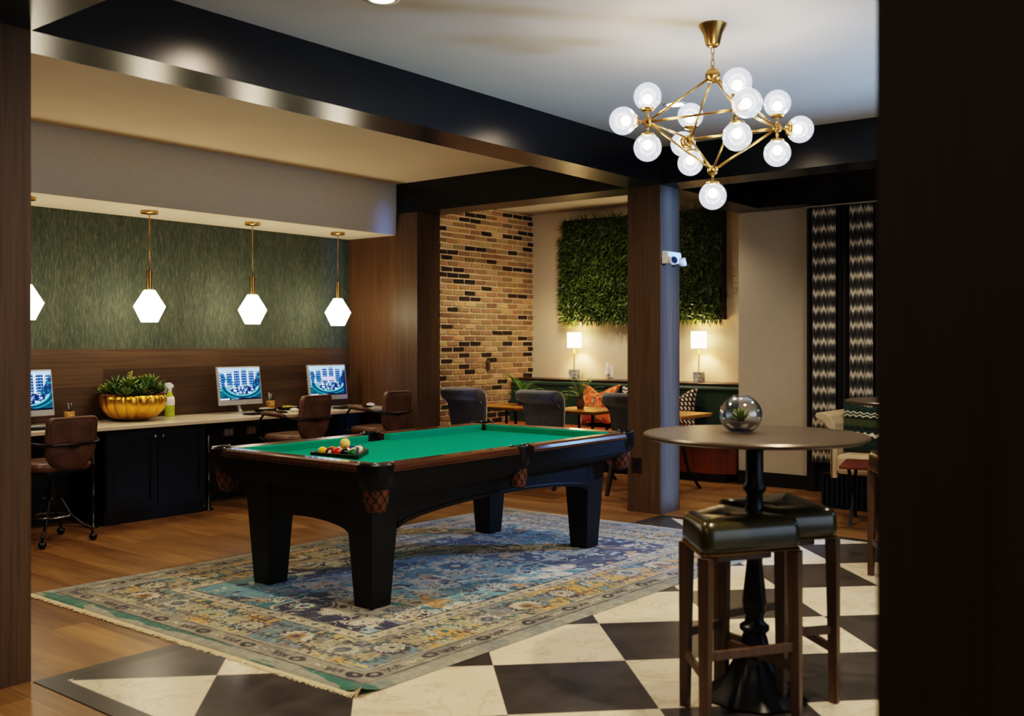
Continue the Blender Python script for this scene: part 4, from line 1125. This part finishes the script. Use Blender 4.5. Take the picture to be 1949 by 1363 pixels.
pillow((9.79, 5.44, .74), .46, -PI/2-.15, .2, .06, p_hound, 'black and cream houndstooth pillow right of the walnut pillar', dent=.16)

# ------------------------------------------------------------------ window corner
def curtain(y0, y1, x, label, colfn, folds, name='curtain', cat='curtain', mat=None, amp=.03, zb=.30):
    nu, nv = 120, 260
    def pos(a, b):
        pinch = 1-.04*np.sin(b*PI)
        y = y0+(y1-y0)*(.5+(a-.5)*pinch)
        return x+amp*np.sin(a*folds*2*PI)*(1-.3*b), y+.006*np.sin(a*folds*4*PI), zb+(2.82-.0-zb)*b*.995
    U, V = np.meshgrid(np.linspace(0,1,nu), np.linspace(0,1,nv))
    o = part(name, grid_mesh(name, nu, nv, pos, colfn(U, V)), mat or M['paint'], None); tag(o, label, cat); return o
def ikat(U, V):
    spike = np.abs(((U*13) % 1)-.5)*2; k = (V*16+.20*(spike-.5)+.05*np.sin(U*70)) % 1
    t = np.abs(k-.5)*2; C = np.zeros(U.shape+(3,)); C[:] = (58,58,62)
    C[t < .72] = (92,92,92); C[t < .48] = (124,122,116); C[t < .34] = (176,170,158); C[t < .2] = (222,214,198)
    line = (((U*27) % 1) < .4); C[line & (t > .3)] *= .66
    return C
def navy(U, V): return np.ones(U.shape+(3,))*np.array((14,20,36.))*(1+.3*np.sin(U*30))[..., None]
curtain(3.80, 3.855, 9.50, 'narrow black curtain strip against the dark window frame', lambda U, V: navy(U, V)*.4, 1)
curtain(3.56, 3.80, 9.47, 'grey and cream ikat curtain nearest the beige pier', ikat, 3)
curtain(3.435, 3.555, 9.51, 'black curtain between the two ikat panels', lambda U, V: navy(U, V)*.4, 2)
curtain(3.20, 3.43, 9.46, 'grey and cream ikat curtain behind the green pillow, beside the navy drape', ikat, 3)
curtain(2.55, 3.19, 9.47, 'dark navy drape beside the right post', navy, 6)
g = thing('curtain_rod', 'thin grey metal curtain rod above the ikat curtains', 'rod', (0,0,0)); part('rod', MB().tube([(9.405,3.86,2.79),(9.405,2.4,2.79)], .009, 8), M['silver'], g, smooth=True); part('bracket', MB().tube([(9.42,3.84,2.79),(9.6,3.84,2.79)], .007, 8).tube([(9.42,2.5,2.79),(9.62,2.5,2.79)], .007, 8), M['silver'], g, smooth=True)
def settee():
    g = thing('settee', 'cream linen settee with nailhead arm and black pleated skirt', 'sofa', (0,0,0))
    part('seat_cushion', MB().box(8.62, 9.2, 1.6, 3.25, .31, .49), M['linen'], g, bevel=.04)
    part('backrest', MB().box(9.12, 9.30, 1.6, 3.42, .29, .84), M['linen'], g, bevel=.04)
    # arm with outward scroll, extruded along X
    prof = [(3.25,.27),(3.31,.27),(3.315,.60),(3.33,.70),(3.37,.76),(3.43,.785),(3.455,.81),(3.44,.84),(3.38,.85),(3.31,.82),(3.27,.75),(3.25,.62)]
    ar = part('arm', MB().prism(prof, 8.66, 9.28, 0), M['linen'], g, bevel=.012)
    st = MB()
    for k in range(24): st.sphere((8.655, 3.295+(.0 if k < 17 else (k-17)**1.5*.0075), .29+k*.0215-(max(0,k-19)*.012)), .009, 8, 5)
    part('nailhead_trim', st, M['piping'], ar, smooth=True)
    pts = []
    for k in range(81): pts.append((8.70+(.012 if k % 2 else -.012), 3.40-k*.022))
    sk = pts+[(9.28, pts[-1][1]), (9.28, 3.40)]
    part('pleated_skirt', MB().prism(sk, .01, .30), M['black'], g)
settee()
pillow((8.90, 3.06, .71), .50, -PI/2+.05, .25, -.04, p_green, 'green patterned throw pillow on the linen settee', dent=.05)
def side_table():
    g = thing('side_table', 'low table with reddish wood top and crossed black legs by the settee', 'table', (8.24, 2.66, 0), .25)
    part('tabletop', MB().box(-.28,.28,-.36,.36,.455,.48), M['redwood'], g, bevel=.003)
    for s in (-1, 1):
        for q in (-1, 1):
            part('leg', MB().add([(q*.24-.02,s*.28-.012,0),(q*.24+.02,s*.28-.012,0),(q*.24+.02,s*.28+.012,0),(q*.24-.02,s*.28+.012,0),(-q*.2-.02,s*.28-.012+.012*q,.455),(-q*.2+.02,s*.28-.012+.012*q,.455),(-q*.2+.02,s*.28+.012+.012*q,.455),(-q*.2-.02,s*.28+.012+.012*q,.455)], [(3,2,1,0),(4,5,6,7),(0,1,5,4),(1,2,6,5),(2,3,7,6),(3,0,4,7)]), M['black'], g)
side_table()

# ------------------------------------------------------------------ lights
def spot(name, loc, energy, col, size, blend=.6, rad=.06, aim=None):
    l = bpy.data.lights.new(name, 'SPOT'); l.energy = energy; l.color = col; l.spot_size = math.radians(size); l.spot_blend = blend; l.shadow_soft_size = rad
    o = bpy.data.objects.new(name, l); COL.objects.link(o); o.location = loc
    if aim: o.rotation_euler = (Vector(aim)-Vector(loc)).to_track_quat('-Z', 'Y').to_euler()
    return o
def area(name, loc, aim, sx, sy, energy, col):
    l = bpy.data.lights.new(name, 'AREA'); l.shape = 'RECTANGLE'; l.size = sx; l.size_y = sy; l.energy = energy; l.color = col
    o = bpy.data.objects.new(name, l); COL.objects.link(o); o.location = loc
    o.rotation_euler = (Vector(aim)-Vector(loc)).to_track_quat('-Z', 'Y').to_euler(); return o
WARM = (1,.80,.59); COOL = (.30,.55,1)
def downlight(x, y, label, en, size=105):
    g = thing('recessed_downlight', label, 'ceiling light', (x, y, ZC), 0, 'recessed ceiling downlights')
    part('trim_ring', MB().lathe([(.085,0),(.084,-.006),(.06,-.004),(.06,.0)], 28, cap=False), M['white'], g, smooth=True)
    part('lens', MB().lathe([(.0,-.003),(.06,-.003)], 28, cap=False), M['downlight'], g)
    spot('downlight_or_fill', (x, y, ZC-.02), en, WARM, 168, .9, .05, (x, y, 0))
downlight(6.17, 3.46, 'recessed ceiling downlight just behind the chandelier', 80)
downlight(3.39, 3.51, 'recessed ceiling downlight at the top edge above the pool table', 110)
downlight(3.39, .9, 'recessed ceiling downlight above the camera side of the tiles', 160)
downlight(5.6, .9, 'recessed ceiling downlight above the far side of the tiles', 60)
spot('downlight_or_fill', (1.2, 6.3, ZC-.02), 150, WARM, 120, .7, .06, (1.2, 6.3, 0))
spot('downlight_or_fill', (4.6, 6.2, ZC-.02), 55, WARM, 130, .8, .06, (4.6, 6.2, 0))  # added fill for the left bay, its ceiling has no fixture here
spot('downlight_or_fill', (9.2, 6.9, ZC-.02), 90, WARM, 120, .7, .06, (9.2, 6.9, 0))  # added spot for the brick wall and alcove tables
spot('downlight_or_fill', (9.0, 5.2, ZC-.02), 40, WARM, 120, .7, .06, (9.0, 5.2, 0))  # second added alcove spot, over the bench and tables
spot('downlight_or_fill', (8.4, 3.0, ZC-.02), 40, WARM, 120, .7, .06, (8.4, 3.0, 0))
spot('window_daylight', (8.5, 1.5, 1.8), 300, (.24,.48,1), 40, .6, .12, (6.3, 3.8, .05))
a_ = area('pillar_blue_fill', (7.6, 2.6, 1.42), (7.6, 4.3, 1.42), .3, 2.75, 7, (.16,.38,1)); a_.data.spread = math.radians(11)  # added mid-room strip, turns the pillar face blue
area('cool_fill', (4.2, -4.3, 1.8), (4.6, 7, 2.2), 5.0, 2.4, 60, (.68,.82,1))  # added cool fill, lightens the soffit and offsets the warm tint
spot('ceiling_blue_fill', (7.3, .3, .6), 330, (.30,.58,1), 62, 1.0, .3, (5.5, 2.5, 3.13))  # added upward spot, washes the ceiling blue
spot('beam_blue_fill', (8.6, .2, 1.2), 35, (.14,.42,1), 45, .8, .2, (7.6, 2.9, 2.8))  # added cool spot, tints the right-hand beams
spot('tile_blue_fill', (7.4, -1.2, 2.2), 60, (.25,.6,.9), 40, .8, .3, (4.7, 1.7, 0))  # added cool spot for the tint on the dark tiles
spot('post_fill', (-1.2, .2, 2.9), 20, WARM, 60, .8, .1, (1.8, .5, 1.3))  # added warm fill, brightens the near right post
spot('downlight_or_fill', (8.5, 6.3, ZC-.02), 70, WARM, 100, .8, .06, (10.3, 6.4, 1.3))  # added fill aimed at the wall with the foliage panel
spot('downlight_or_fill', (8.2, 5.6, ZC-.02), 90, WARM, 90, .8, .06, (9.4, 7.93, 1.6))  # added fill aimed at the brick wall
spot('downlight_or_fill', (.6, 2.2, ZC-.02), 60, WARM, 150, .8, .06, (.6, 2.2, 0))  # added warm fill from the camera side, reaches the left post
w = bpy.data.worlds.new('World'); SC.world = w; w.use_nodes = True
w.node_tree.nodes['Background'].inputs[0].default_value = (.5,.6,.8,1); w.node_tree.nodes['Background'].inputs[1].default_value = .05

# ------------------------------------------------------------------ camera and look
cam = bpy.data.cameras.new('Camera'); co = bpy.data.objects.new('Camera', cam); COL.objects.link(co); SC.camera = co
cam.sensor_width = 36; cam.lens = 1901.4*36/1949; cam.shift_y = -28.35/1949
co.location = (0, 0, 1.463); co.rotation_euler = (PI/2, 0, YAW-PI/2)
cam.clip_start = .05; cam.dof.use_dof = True; cam.dof.focus_distance = 7.2; cam.dof.aperture_fstop = 2.2
SC.view_settings.view_transform = 'Filmic'; SC.view_settings.look = 'High Contrast'; SC.view_settings.exposure = 0.5
SC.cycles.use_denoising = True; SC.cycles.max_bounces = 8; SC.cycles.transparent_max_bounces = 12
SC.cycles.sample_clamp_indirect = 4.0; SC.cycles.caustics_reflective = False; SC.cycles.caustics_refractive = False
